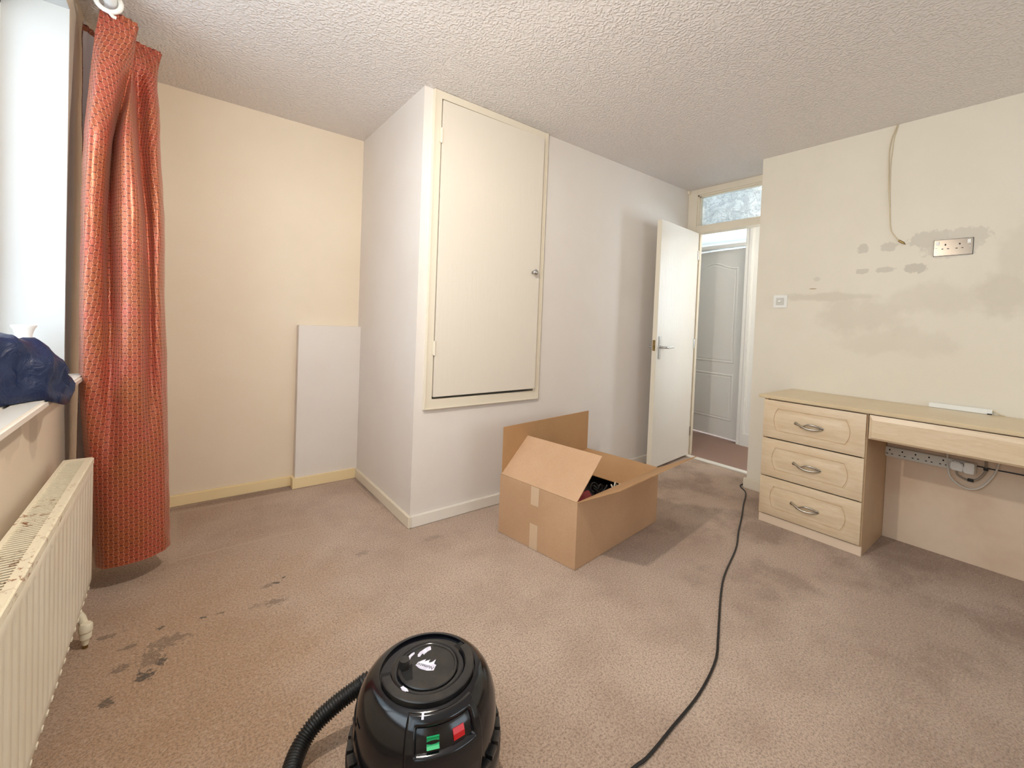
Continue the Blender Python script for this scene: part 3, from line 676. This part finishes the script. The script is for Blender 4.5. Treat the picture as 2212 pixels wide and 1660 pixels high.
# ------------------------------------------------------------------ cardboard box
A = Vector((1.371, 1.867, 0)); Bc = Vector((1.45, 1.367, 0)); Cc = Vector((2.217, 1.456, 0)); Dc = A+Cc-Bc; HB = .315; T = .004
e1 = (Cc-Bc).normalized(); e2 = (A-Bc).normalized(); L1 = (Cc-Bc).length; L2 = (A-Bc).length; zv = Vector((0,0,1)); hb = zv*HB
bx = thing('cardboard_box', 'open brown cardboard box with raised flaps on the carpet before the door', 'box', (1.83, 1.65, 0))
mb = MB()
g = .0015
mb.slab(Bc+zv*.002, e1*L1, hb, e2*T).slab(A+zv*.002, e1*L1, hb, -e2*T).slab(Bc+zv*.002+e2*T, e2*(L2-2*T), hb, e1*T).slab(Cc+zv*.002+e2*T, e2*(L2-2*T), hb, -e1*T)
mb.slab(Bc+zv*.002+e1*T+e2*T, e1*(L1-2*T), e2*(L2-2*T), zv*T).obj('body', 'card_out', bx)
def flap(p, along, out, th, w, nm='flap', mat='card_in', inset=.004):
    v_ = (out*cos(th)+zv*sin(th)); n_ = along.cross(v_).normalized()
    p = p+zv*(HB+.004)+along.normalized()*inset; al = along-along.normalized()*inset*2
    return MB().slab(p, al, v_*w, n_*T).obj(nm, mat, bx), v_, n_
# long rear flap standing up, near short flap leaning in, far short flap tucked, near long flap swung out
flap(A-e2*T, e1*L1, e2, radians(90), .253)
fl2, v2_, n2_ = flap(Bc, e2*L2, -e1, radians(137), .262, mat='card_out')
flap(Cc-e1*T, e2*L2, e1, radians(196), .25)
flap(Bc+e2*T, e1*L1, -e2, radians(29), .25)
# tape strips over the near short side
n0 = -e1
for (z0, z1) in ((HB-.092, HB+.002), (0.002, .128)):
    p = Bc+e2*(L2*.455)+zv*z0+n0*.0008
    MB().slab(p, e2*.052, zv*(z1-z0), n0*.0006).obj('tape', 'tape', bx)
# what lies in the box
rf_ = thing('red_bag', 'folded red bag inside the cardboard box at its near corner', 'bag', (1.56, 1.50, .01))
rows = []
for i in range(15):
    t = i/14; row = []
    for j in range(11):
        q = j/10; s1 = .08+.27*t; s2 = .02+.21*q
        ridge = .075+.095*t; d_ = s2-ridge
        h_ = .258-(.9*d_*d_/.05 if d_ > 0 else 1.3*abs(d_))-.10*max(0, abs(t-.55)-.35)/.1*.4+.006*sin(9*t+5*q)
        row.append(Bc+e1*s1+e2*s2+zv*max(.05, h_))
    rows.append(row)
mbx = MB().sheet(rows); lo_rows = [[Vector((p.x, p.y, .012)) for p in r] for r in rows]
mbx.sheet([rows[0], lo_rows[0]]).sheet([rows[-1], lo_rows[-1]]).sheet([[r[0] for r in rows], [r[0] for r in lo_rows]]).sheet([[r[-1] for r in rows], [r[-1] for r in lo_rows]]).sheet(lo_rows)
mbx.obj('folds', 'red_fabric', rf_, smooth=True)
def coil(c, r0, n, seed, rr, turns=3):
    rnd = random.Random(seed); P = []
    for i in range(n):
        a = 2*pi*turns*i/n; q = r0*(.7+.3*sin(a*1.7+seed))
        P.append(c+Vector((cos(a)*q*1.3, sin(a)*q, .02*sin(a*2.3)+.03*i/n)))
    return catmull(P, 4)
cc = Bc+e1*.445+e2*.14+zv*.213
tag(MB().tube(coil(cc-e1*.02+e2*.03, .040, 40, 1, .004), .004, 8).obj('cable_coil', 'cable_black', None, smooth='all'), 'tangled black cable lying inside the cardboard box', 'cable')
tag(MB().tube(coil(cc+e1*.045-e2*.045+zv*.012, .030, 30, 5, .004), .004, 8).obj('cable_coil', 'cable_white', None, smooth='all'), 'white cable loops lying inside the cardboard box', 'cable')
gb = MB(); gb.slab(Bc+e1*.37+e2*.03+zv*.008, e1*.33, e2*.36, zv*.182)
tag(gb.obj('storage_case', 'black_matte', None, bevel=.01), 'black case filling the bottom of the cardboard box under the cables', 'case')

# ------------------------------------------------------------------ desk: drawer unit, worktop, knee drawer, back panel
UX = 2.777; UY0, UY1 = .618, 1.118
un = thing('drawer_unit', 'pale maple three drawer unit under the left end of the desk top', 'drawers', (2.98, .868, 0))
MB().box(UX, 3.235, UY1-.018, UY1, 0, .742).box(UX, 3.235, UY0, UY0+.018, 0, .742).box(3.217, 3.235, UY0+.018, UY1-.018, 0, .742).box(UX+.03, 3.217, UY0+.018, UY1-.018, .724, .742).obj('carcass', 'unit_side', un)
B(UX-.001, UX+.015, UY0-.0005, UY1+.0005, 0.001, .050).obj('plinth', 'plinth', un)
B(UX+.016, UX+.02, UY0+.018, UY1-.018, .05, .724).obj('drawer_gap_shadow', 'dark_gap', un)  # near-black sheet paints shadow into the gaps between drawer fronts
def drawer_front(y0, y1, z0, z1):
    """moulded front: bevelled border and a groove in a bowed rectangle; face towards -x"""
    mb = MB(); x = UX-.020; b = .016
    oy = [(y0, z0), (y1, z0), (y1, z1), (y0, z1)]; iy = [(y0+b, z0+b*.6), (y1-b, z0+b*.6), (y1-b, z1-b*1.2), (y0+b, z1-b*1.2)]
    vs = [(UX-.001, p, q) for p, q in oy]+[(x+.006, p, q) for p, q in oy]+[(x, p, q) for p, q in iy]
    fs = [(3,2,1,0)]+[(i, (i+1) % 4, 4+(i+1) % 4, 4+i) for i in range(4)]+[(4+i, 4+(i+1) % 4, 8+(i+1) % 4, 8+i) for i in range(4)]
    mb.add(vs, fs)
    # groove outline: top and bottom straight, ends bowed outwards
    ym, zm = (y0+y1)/2, (z0+z1)/2; hw, hh = (y1-y0)/2-.078, (z1-z0)/2-.044
    out = []; n = 14
    for s_ in range(n+1):
        t = -1+2*s_/n; out.append((ym+hw+.020*(1-t*t), zm+hh*t))
    for s_ in range(n+1):
        t = 1-2*s_/n; out.append((ym-hw-.020*(1-t*t), zm+hh*t))
    N = len(out); ring0 = len(mb.v)
    def inset(k_): return [(ym+(p-ym)*(1-k_/hw), zm+(q-zm)*(1-k_/hh)) for p, q in out]
    loops = [(0, x), (.0015, x+.0055), (.0045, x+.0055), (.0065, x+.0005), (.0190, x+.0015), (.026, x-.0015)]
    for k_, xx in loops: mb.v += [Vector((xx, p, q)) for p, q in inset(k_)]
    for li in range(len(loops)-1):
        for i in range(N):
            a = ring0+li*N+i; b2 = ring0+li*N+(i+1) % N; mb.f.append([a, b2, b2+N, a+N])
    mb.f.append([ring0+(len(loops)-1)*N+i for i in range(N)])
    # the flat between bevel and groove
    I = [ring0-4+i for i in range(4)]                       # inner bevel corners (y0z0, y1z0, y1z1, y0z1)
    right = [ring0+i for i in range(n+1)]; left = [ring0+n+1+i for i in range(n+1)]
    mb.f.append([I[1], I[2]]+list(reversed(right))); mb.f.append([I[3], I[0]]+list(reversed(left)))
    mb.f.append([I[2], I[3], left[0], right[-1]]); mb.f.append([I[0], I[1], right[0], left[-1]])
    return mb
def handle(parent, yc, zc):
    x = UX-.020; P = []; mb = MB()
    def pt(s_, dz): return (x-.004-.020*sin(pi*min(1, max(0, s_)))**.6, yc+.065-.13*s_, zc+dz)
    mb.tube([pt(i/20, .012*cos(pi*i/20)*.25-.014*sin(pi*i/20)**1.2+.004*(1-2*i/20)) for i in range(21)], .0045, 8, rf=lambda i: .0062-.0022*abs(i/20-.0)**1)
    mb.tube([pt(.22+.78*i/16, -.012+.012*min(1, i/16*2.5)+.016*sin(pi*i/16)*.75) for i in range(17)], .0045, 8, rf=lambda i: .0036+.0026*(i/16))
    mb.lathe([(0, 0), (.0065, 0), (.0065, .010), (0, .010)], (x-.010, yc+.065, zc+.002), 10, 'x').lathe([(0, 0), (.0065, 0), (.0065, .010), (0, .010)], (x-.010, yc-.065, zc-.001), 10, 'x')
    return mb.obj('handle', 'nickel', parent, smooth='all')
for z0, z1 in ((.516, .738), (.287, .509), (.058, .280)):
    d = drawer_front(UY0+.006, UY1-.002, z0, z1).obj('drawer', 'maple', un, smooth=True)
    handle(d, .875, (z0+z1)/2-.002)
kd = thing('fitted_desk', 'long pale maple fitted desk with a wide shallow drawer along the right wall', 'desk', (3.0, .05, 0))
MB().box(2.755, XR-.001, -1.0, 1.148, .745, .765).obj('worktop', 'maple_top', kd, bevel=.004)
mb = MB(); x = UX-.020
y0, y1, z0, z1 = -.50, .612, .617, .740; b = .014
vs = [(UX-.001, p, q) for p, q in ((y0,z0),(y1,z0),(y1,z1),(y0,z1))]+[(x+.008, p, q) for p, q in ((y0,z0),(y1,z0),(y1,z1),(y0,z1))]+[(x, p, q) for p, q in ((y0+b,z0+.01),(y1-b,z0+.01),(y1-b,z1-.024),(y0+b,z1-.024))]
mb.add(vs, [(3,2,1,0)]+[(i, (i+1) % 4, 4+(i+1) % 4, 4+i) for i in range(4)]+[(4+i, 4+(i+1) % 4, 8+(i+1) % 4, 8+i) for i in range(4)]+[(8,9,10,11)])
kf = mb.obj('drawer', 'maple', kd)
MB().box(UX, 3.1, -.49, .600, .635, .650).box(UX, 3.1, -.49, -.478, .650, .72).box(UX, 3.1, .588, .600, .650, .72).box(3.088, 3.1, -.478, .588, .650, .72).obj('tray', 'unit_side', kf)
B(3.182, 3.198, -.98, .617, 0, .744).obj('back_panel', 'maple_panel', kd)
B(UX, XR-.02, -.998, -.98, 0, .744).obj('end_panel', 'maple_panel', kd)

# sockets under the desk
ss = thing('socket_strip', 'long grey multi-gang socket strip fixed to the desk back panel', 'socket strip', (3.175, .42, .49))
B(3.158, 3.182, .262, .624, .466, .520).obj('casing', 'grey_plastic', ss, bevel=.002)
hm = None
for i, yc in enumerate((.600, .546, .491, .437, .382)):
    if hm is None:
        mbh = MB().box(3.1574, 3.1595, -.003, .003, .500, .508).box(3.1574, 3.1595, .007, .015, .480, .4845).box(3.1574, 3.1595, -.015, -.007, .480, .4845)
        hm = mbh.obj('socket_holes', 'dark_gap', ss, keep=True); hm.location = Vector((0, yc, 0))-world_loc(ss)
    else: dup(hm, ss, Vector((0, yc, 0))-world_loc(ss))
pl = thing('mains_plug', 'white three-pin plug in the strip under the desk with looped cable', 'plug', (3.15, .325, .49))
MB().prism([(3.157, .352, .472), (3.157, .352, .508), (3.157, .343, .518), (3.157, .312, .514), (3.157, .303, .500), (3.157, .303, .468)], (-.030, 0, 0)).obj('body', 'white_plastic', pl, bevel=.005, smooth=True)
MB().tube(catmull([(3.14, .328, .474), (3.14, .326, .452), (3.15, .312, .438), (3.16, .285, .428), (3.165, .255, .442), (3.168, .235, .475), (3.17, .230, .505), (3.172, .232, .545), (3.176, .236, .60)], 8), .0048, 8).obj('cable', 'cable_grey', pl, smooth='all')
B(3.150, 3.172, .268, .290, .424, .436).obj('cable_tie', 'black_matte', pl); B(3.155, 3.177, .222, .238, .494, .506).obj('cable_tie', 'black_matte', pl)
ad = thing('mains_adapter', 'blocky white mains adapter plugged in at the right end of the strip', 'adapter', (3.15, .285, .49))
B(3.120, 3.158, .266, .302, .468, .522).obj('body', 'white_plastic', ad, bevel=.003)
tag(MB().tube(catmull([(3.17, .37, .60), (3.165, .368, .52), (3.15, .362, .47), (3.15, .350, .425), (3.155, .315, .392), (3.16, .275, .385), (3.163, .240, .408), (3.166, .212, .455), (3.168, .195, .50), (3.172, .185, .56), (3.176, .18, .60)], 8), .0042, 8).obj('looped_cable', 'cable_white', None, smooth='all'), 'white cable hanging in a round loop below the socket strip', 'cable')
tag(MB().tube(catmull([(3.176, .262, .505), (3.178, .2, .503), (3.178, .1, .504), (3.178, -.3, .50), (3.178, -.9, .50)], 6), .003, 6).obj('thin_cable', 'cable_black', None, smooth='all'), 'thin dark cable clipped along the desk back panel', 'cable')
tag(B(3.168, 3.181, .090, .106, .498, .514).obj('cable_clip', 'black_matte', None, bevel=.002), 'small black clip holding the thin cable to the back panel', 'clip')

# white bar on the worktop
wb = thing('white_bar', 'slim white plastic trunking bar lying on the worktop by the wall', 'bar', (3.22, .34, .765))
MB().slab((3.236, .462, .766), (-.004, -.236, 0), (.018, 0, 0), (0, 0, .025)).obj('casing', 'white_plastic', wb, bevel=.002)
B(3.230, 3.2345, .226, .243, .7655, .771).obj('foot', 'black_matte', wb)
MB().tube(catmull([(3.243, .228, .782), (3.240, .222, .786), (3.240, .212, .778), (3.242, .196, .770), (3.246, .184, .768)], 6), .003, 8).obj('lead', 'cable_cream', wb, smooth='all')

# ------------------------------------------------------------------ fittings on the right wall
sk = thing('double_socket', 'brushed steel double socket on the patched wall', 'socket', (XR, .408, 1.636))
B(XR-.006, XR, .334, .483, 1.594, 1.679).obj('plate', 'steel_plate', sk, bevel=.0015)
B(XR-.003, XR-.0005, .332, .485, 1.592, 1.681).obj('gasket', 'black_matte', sk)
for yc in (.469, .348): MB().box(XR-.0095, XR-.006, yc-.0065, yc+.0065, 1.652, 1.672).obj('rocker', 'white_plastic', sk, bevel=.001)
for yc in (.438, .383): MB().box(XR-.0066, XR-.0055, yc-.003, yc+.003, 1.648, 1.656).box(XR-.0066, XR-.0055, yc+.007, yc+.015, 1.628, 1.632).box(XR-.0066, XR-.0055, yc-.015, yc-.007, 1.628, 1.632).obj('socket_holes', 'dark_gap', sk)
for yc in (.474, .344): MB().lathe([(0, 0), (.003, 0), (.002, -.0012), (0, -.0015)], (XR-.006, yc, 1.636), 10, 'x').obj('screw', 'chrome', sk, smooth=True)
sw = thing('dimmer_switch', 'square white dimmer switch with a small round knob on the right wall', 'switch', (XR, 1.246, 1.354))
B(XR-.008, XR, 1.203, 1.290, 1.311, 1.398).obj('plate', 'white_plastic', sw, bevel=.002)
B(XR-.0095, XR-.008, 1.222, 1.272, 1.330, 1.380).obj('inset_plate', 'grey_plastic', sw, bevel=.0007)
MB().lathe([(0, -.022), (.007, -.022), (.0085, -.020), (.009, -.008), (0, -.008)], (XR, 1.247, 1.356), 18, 'x').obj('knob', 'white_plastic', sw, smooth=True)
hc = thing('hanging_cable', 'thin cream cable hanging from the ceiling down the right wall', 'cable', (XR-.01, .68, 2.37))
pts = [(.672, 2.374), (.684, 2.335), (.694, 2.300), (.702, 2.22), (.698, 2.10), (.692, 1.98), (.684, 1.894), (.678, 1.80), (.670, 1.757), (.652, 1.725), (.632, 1.697)]
MB().tube(catmull([(XR-.006, a, b) for a, b in pts], 8), .0028, 8).obj('strand', 'cable_cream', hc, smooth='all')
pts = [(.668, 2.374), (.676, 2.335), (.683, 2.300), (.690, 2.20), (.692, 2.10), (.688, 1.98), (.683, 1.90)]
MB().tube(catmull([(XR-.005, a, b) for a, b in pts], 8), .0022, 8).obj('strand', 'cable_cream', hc, smooth='all')
MB().tube([(XR-.008, .634, 1.699), (XR-.008, .617, 1.686), (XR-.008, .611, 1.680)], .0062, 10).tube([(XR-.008, .611, 1.680), (XR-.008, .604, 1.674)], .003, 8).obj('connector', 'brass', hc, smooth=True)

# pendant lamp hanging just above the frame
lm = thing('pendant_lamp', 'warm bulb with an added lampshade hanging from the ceiling just above the frame', 'lamp', (.50, 1.0, H))
MB().lathe([(0, 2.376), (.045, 2.376), (.048, 2.366), (.02, 2.350), (0, 2.350)], (.50, 1.0, 0), 24).obj('ceiling_rose', 'white_plastic', lm, smooth=True)
MB().tube([(.50, 1.0, 2.352), (.50, 1.0, 2.13)], .003, 8).obj('cord', 'cable_white', lm)
MB().lathe([(0, 2.135), (.012, 2.135), (.018, 2.12), (.019, 2.085), (0, 2.085)], (.50, 1.0, 0), 20).obj('lampholder', 'white_plastic', lm, smooth=True)
MB().lathe([(.013, 2.086), (.016, 2.07), (.024, 2.055), (.026, 2.045), (.022, 2.03), (.012, 2.022), (0, 2.020)], (.50, 1.0, 0), 24).obj('bulb', 'lamp', lm, smooth='all')
MB().lathe([(.020, 2.135), (.040, 2.128), (.072, 2.012), (.070, 2.012), (.038, 2.126), (.020, 2.133)], (.50, 1.0, 0), 32).obj('added_shade', 'added_shade', lm, smooth=True)  # unseen lampshade added to keep the bulb's light off the ceiling
pl_ = bpy.data.lights.new('bulb_light', 'POINT'); pl_.energy = 40; pl_.color = (1, .91, .80); pl_.shadow_soft_size = .035
po = bpy.data.objects.new('bulb_light', pl_); po.location = (.50, 1.0, 1.985); COL.objects.link(po)

# ------------------------------------------------------------------ vacuum cleaner (local space: front = -y, then turned)
vc = thing('vacuum_cleaner', 'glossy black tub vacuum cleaner with red and green switches in the foreground', 'vacuum cleaner', (.485, .925, 0), rotz=radians(-20))
K = dict(parent=vc, keep=True)
MB().lathe([(0, .022), (.150, .022), (.162, .035), (.166, .10), (.168, .118), (0, .118)], n=64).obj('tub', 'black_matte', smooth=True, **K)
bm_ring = MB().lathe([(.164, .096), (.176, .098), (.182, .106), (.182, .128), (.176, .138), (.164, .140)], n=72).obj('bumper', 'black_dusty', smooth=True, **K)
mb = MB()
for i in range(30):
    a = 2*pi*i/30
    c, s_ = cos(a), sin(a); p = Vector((c*.174, s_*.174, .140)); t = Vector((-s_, c, 0)); r_ = Vector((c, s_, 0))
    mb.slab(p-t*.014-r_*.008, t*.028, r_*.013, Vector((0, 0, .010)))
tag(mb.obj('bumper_blocks', 'black_dusty', bm_ring, keep=True), kind='stuff')
prof = [(.166, .116), (.168, .150), (.1682, .190), (.1655, .222), (.1590, .246), (.1510, .264), (.1420, .277), (.1310, .287), (.1220, .2935)]
top = MB().lathe(prof+[(.1130, .2950), (.1115, .2880), (.0870, .2880), (.0860, .2980), (.0840, .2992), (.0740, .2995), (.0718, .2980), (.0715, .2910), (0, .2910)], n=96, closed=False)
head = top.obj('dome', 'black_gloss', smooth=True, **K)
# winder disc with crank knob and finger well
disc = MB().lathe([(.0700, .290), (.0700, .3000), (.0680, .3020), (.0640, .3020), (.0630, .3000), (0, .3000)], n=72, closed=False).obj('winder_disc', 'black_dusty', smooth=True, **K)
kx, ky = -.056, .008
MB().lathe([(0, .299), (.0120, .299), (.0120, .318), (.0112, .3210), (0, .322)], (kx, ky, 0), 24).obj('crank_knob', 'black_dusty', disc, smooth=True, keep=True)
MB().add([(kx-.012, ky-.006, .3004), (kx-.004, ky-.040, .3004), (kx+.017, ky-.040, .3004), (kx+.019, ky+.006, .3004)], [(0,1,2,3)]).obj('finger_well', 'dark_gap', disc, keep=True)
# carry handle: a C open towards the back
a0, a1 = radians(-172), radians(22)
mb = MB(); rows = []
for i in range(61):
    a = a0+(a1-a0)*i/60; w = 1
    rows.append([(r*cos(a), r*sin(a), z) for r, z in ((.0885, .2885), (.0885, .3040), (.0900, .3060), (.1075, .3060), (.1095, .3040), (.1100, .2885))])
mb.sheet(rows); n6 = 6; mb.f += [list(range(6)), [60*6+j for j in range(6)]]
mb.obj('carry_handle', 'black_dusty', smooth=True, **K)
for a in (a0-radians(7), a1+radians(7)):
    p = Vector((cos(a)*.099, sin(a)*.099, .2886)); t = Vector((-sin(a), cos(a), 0)); r_ = Vector((cos(a), sin(a), 0))
    MB().slab(p-t*.010-r_*.012, t*.020, r_*.022, (0, 0, .008)).obj('handle_pivot', 'dark_gap', head, keep=True)
# switch housing: raised shroud following the dome, with a recess
def prof_at(s_):     # s 0 (top) .. 1 (bottom) along the dome side
    P = [Vector((r, z, 0)) for r, z in reversed(prof[1:])]; ds = [0]
    for i in range(1, len(P)): ds.append(ds[-1]+(P[i]-P[i-1]).length)
    d = s_*ds[-1]
    for i in range(1, len(P)):
        if d <= ds[i]+1e-9:
            t = (d-ds[i-1])/(ds[i]-ds[i-1]); p = P[i-1].lerp(P[i], t); tg_ = (P[i]-P[i-1]).normalized(); return p.x, p.y, Vector((-tg_.y, tg_.x, 0))
    return P[-1].x, P[-1].y, Vector((1, 0, 0))
rows = []; NS, NA = 60, 80
for i in range(NS+1):
    s_ = i/NS; r, z, nn = prof_at(s_); row = []
    if nn.x < 0: nn = -nn
    for j in range(NA+1):
        u = -1+2*j/NA; a = radians(-82)+u*radians(34-5*s_)
        edge_ = min(1, (1-abs(u))/.07, (s_+.02)/.05, (1.0-s_)/.04+.3); off = .009*max(0, min(1, edge_))+.0005
        # recess for the rocker switches
        rec = 1 if (abs(u) < .74 and .13 < s_ < .44) else 0
        f_ = min(1, (.74-abs(u))/.06, (s_-.13)/.04, (.44-s_)/.06) if rec else 0
        off -= .017*max(0, f_)
        rr = r+nn.x*off; zz2 = z+nn.y*off
        row.append((rr*cos(a), rr*sin(a), zz2))
    rows.append(row)
sh = MB().sheet(rows).obj('switch_housing', 'black_gloss', smooth='all', **K)
def rocker(ang, s_, mat, nm, w, h_, lb):
    r, z, nn = prof_at(s_)
    if nn.x < 0: nn = -nn
    a = radians(-90)+ang; rd_ = Vector((cos(a), sin(a), 0)); t = Vector((-sin(a), cos(a), 0)); N_ = (rd_*nn.x+zv*nn.y).normalized(); dn = N_.cross(t); dn = dn if dn.z < 0 else -dn
    c = rd_*r+zv*z-N_*.008
    mb = MB()
    # base frame then the tilted rocker with a dished face
    pr = [(-h_/2, .000), (-h_/2, .013), (-h_*.25, .0085), (0, .007), (h_*.25, .0085), (h_/2, .013), (h_/2, 0)] if nm == 'on_switch' else [(-h_/2, 0), (-h_/2, .009), (0, .0105), (h_/2, .009), (h_/2, 0)]
    mb.prism([c-t*w/2+dn*q+N_*e for q, e in pr], t*w)
    o = mb.obj(nm, mat, sh, keep=True); o['label'] = lb
    MB().slab(c-t*(w/2+.003)-dn*(h_/2+.003), t*(w+.006), dn*(h_+.006), N_*.003).obj('switch_bezel', 'black_dusty', sh, keep=True)
rocker(radians(-2), .305, 'green_plastic', 'on_switch', .026, .021, 'green rocker switch')
rocker(radians(19), .305, 'red_plastic', 'off_switch', .026, .021, 'red rocker switch')
# white index mark on the housing and small scuffs
def mark(ang, s_, w, h_, mat, nm, par, lift=.0100):
    r, z, nn = prof_at(s_)
    if nn.x < 0: nn = -nn
    a = radians(-90)+ang; rd_ = Vector((cos(a), sin(a), 0)); t = Vector((-sin(a), cos(a), 0)); N_ = (rd_*nn.x+zv*nn.y).normalized(); dn = N_.cross(t); dn = dn if dn.z < 0 else -dn
    c = rd_*r+zv*z+N_*lift
    return MB().slab(c-t*w/2-dn*h_/2, t*w, dn*h_, N_*.0006).obj(nm, mat, par, keep=True)
mark(radians(-11), .04, .005, .012, 'sticker', 'index_mark', sh)
# hose clip on the left flank
mark(radians(-78), .50, .034, .006, 'black_dusty', 'clip_bar', head, .004); mark(radians(-80), .66, .008, .04, 'black_dusty', 'clip_stem', head, .003)
# torn paper labels: irregular outlines on the disc and the rim
def torn(pts, z, name, par, mat='sticker'):
    P = []
    for i in range(len(pts)):
        a = Vector((*pts[i], 0)); b = Vector((*pts[(i+1) % len(pts)], 0))
        for q in range(3):
            p = a.lerp(b, q/3)
            if q: p += Vector((random.uniform(-1, 1), random.uniform(-1, 1), 0))*.0007
            P.append((p.x, p.y, z))
    return MB().prism(P, (0, 0, .0004)).obj(name, mat, par, keep=True)
zt = .3001
def rs(pts, ang, sc, dx, dy): return [((x*cos(ang)-y*sin(ang))*sc+dx, (x*sin(ang)+y*cos(ang))*sc+dy) for x, y in pts]
LA = radians(-34)
torn(rs([(-.021, -.012), (-.020, -.003), (-.012, .006), (-.008, .010), (-.007, .003), (-.003, .008), (.001, .012), (.002, .003), (.007, .006), (.012, .016), (.014, .004), (.020, .002), (.021, -.012), (.008, -.017), (-.008, -.017)], LA, 1.15, -.002, .006), zt, 'torn_label', disc)
# lettering upside down as in the picture
fc = bpy.data.curves.new('lettering', 'FONT'); fc.body = 'Numatic'; fc.size = .0125; fc.align_x = 'CENTER'; fc.align_y = 'CENTER'; fc.extrude = .0001; fc.shear = .2
fo_ = bpy.data.objects.new('lettering_tmp', fc); COL.objects.link(fo_)
bpy.context.view_layer.update(); me = bpy.data.meshes.new_from_object(fo_.evaluated_get(bpy.context.evaluated_depsgraph_get())); bpy.data.objects.remove(fo_)
lt = bpy.data.objects.new('lettering', me); COL.objects.link(lt); me.materials.clear(); me.materials.append(M['ink']); lt.parent = disc
_q = rs([(0, -.0075)], LA, 1.15, -.002, .006)[0]; lt.location = (_q[0], _q[1], zt+.0006); lt.rotation_euler = (0, 0, pi+LA)
torn([(-.022, .040), (-.016, .048), (.004, .059), (.012, .060), (.012, .048), (.002, .044), (-.006, .036), (-.010, .041), (-.017, .032), (-.022, .033)], zt, 'torn_label', disc)
torn([(-.053, .024), (-.048, .036), (-.036, .048), (-.029, .051), (-.029, .045), (-.038, .037), (-.044, .022)], zt, 'torn_label', disc)
torn([(-.0675, -.046), (-.061, -.044), (-.053, -.054), (-.050, -.062), (-.057, -.061), (-.064, -.055)], .2994, 'torn_label', head)
# wheels
for s_ in (-1, 1):
    MB().lathe([(0, -.012), (.045, -.012), (.050, -.006), (.050, .006), (.045, .012), (0, .012)], (s_*.150, .085, .050), 28, 'x').obj('wheel', 'black_dusty', smooth=True, **K)
    MB().lathe([(0, -.008), (.018, -.008), (.018, .008), (0, .008)], (s_*.09, -.11, .018), 18, 'x').obj('castor', 'black_dusty', smooth=True, **K)
# ribbed hose (world space path converted to local)
inv = Matrix.Rotation(radians(20), 3, 'Z')
hp = catmull([(.56, 1.085, .12), (.50, 1.135, .135), (.427, 1.152, .137), (.399, 1.156, .128), (.343, 1.160, .108), (.292, 1.160, .083), (.255, 1.145, .060), (.225, 1.105, .043), (.205, 1.03, .030), (.19, .90, .026), (.20, .72, .026), (.28, .58, .026)], 40)
d = [0]
for i in range(1, len(hp)): d.append(d[-1]+(hp[i]-hp[i-1]).length)
tot = d[-1]; step = .0016; res = []; i = 0; q = 0
while q < tot:
    while d[i+1] < q: i += 1
    t = (q-d[i])/(d[i+1]-d[i]); res.append(hp[i].lerp(hp[i+1], t)); q += step
res = [inv @ (p-Vector((.485, .925, 0))) for p in res]
MB().tube(res, .02, 18, rf=lambda i: .0205+(.0022 if i % 4 in (0, 1) else -.0012)).obj('hose', 'hose_black', smooth='all', **K)
MB().tube([inv @ (Vector(p)-Vector((.485, .925, 0))) for p in ((.60, 1.03, .095), (.575, 1.07, .11), (.555, 1.09, .122))], .027, 20).obj('hose_connector', 'black_dusty', smooth=True, **K)

# mains lead across the carpet
cp = [(.60, .72, .05), (.66, .69, .006), (.80, .655, .005), (.937, .645, .005), (.992, .641, .005), (1.113, .650, .005), (1.289, .665, .005), (1.459, .702, .005), (1.575, .752, .005), (1.678, .801, .005), (1.862, .886, .005), (2.017, .946, .005), (2.30, 1.029, .005), (2.495, 1.108, .005), (2.70, 1.185, .005), (2.921, 1.274, .005), (3.06, 1.325, .005), (3.16, 1.372, .005), (3.235, 1.441, .006), (3.32, 1.452, .006), (3.50, 1.47, .006), (3.60, 1.475, .018), (3.66, 1.47, .008), (3.80, 1.40, .006), (4.2, 1.0, .006)]
tag(MB().tube(catmull(cp, 8), .0042, 8).obj('power_cord', 'cable_black', None, smooth='all'), 'black mains lead snaking over the carpet from the vacuum cleaner to the doorway', 'cord')
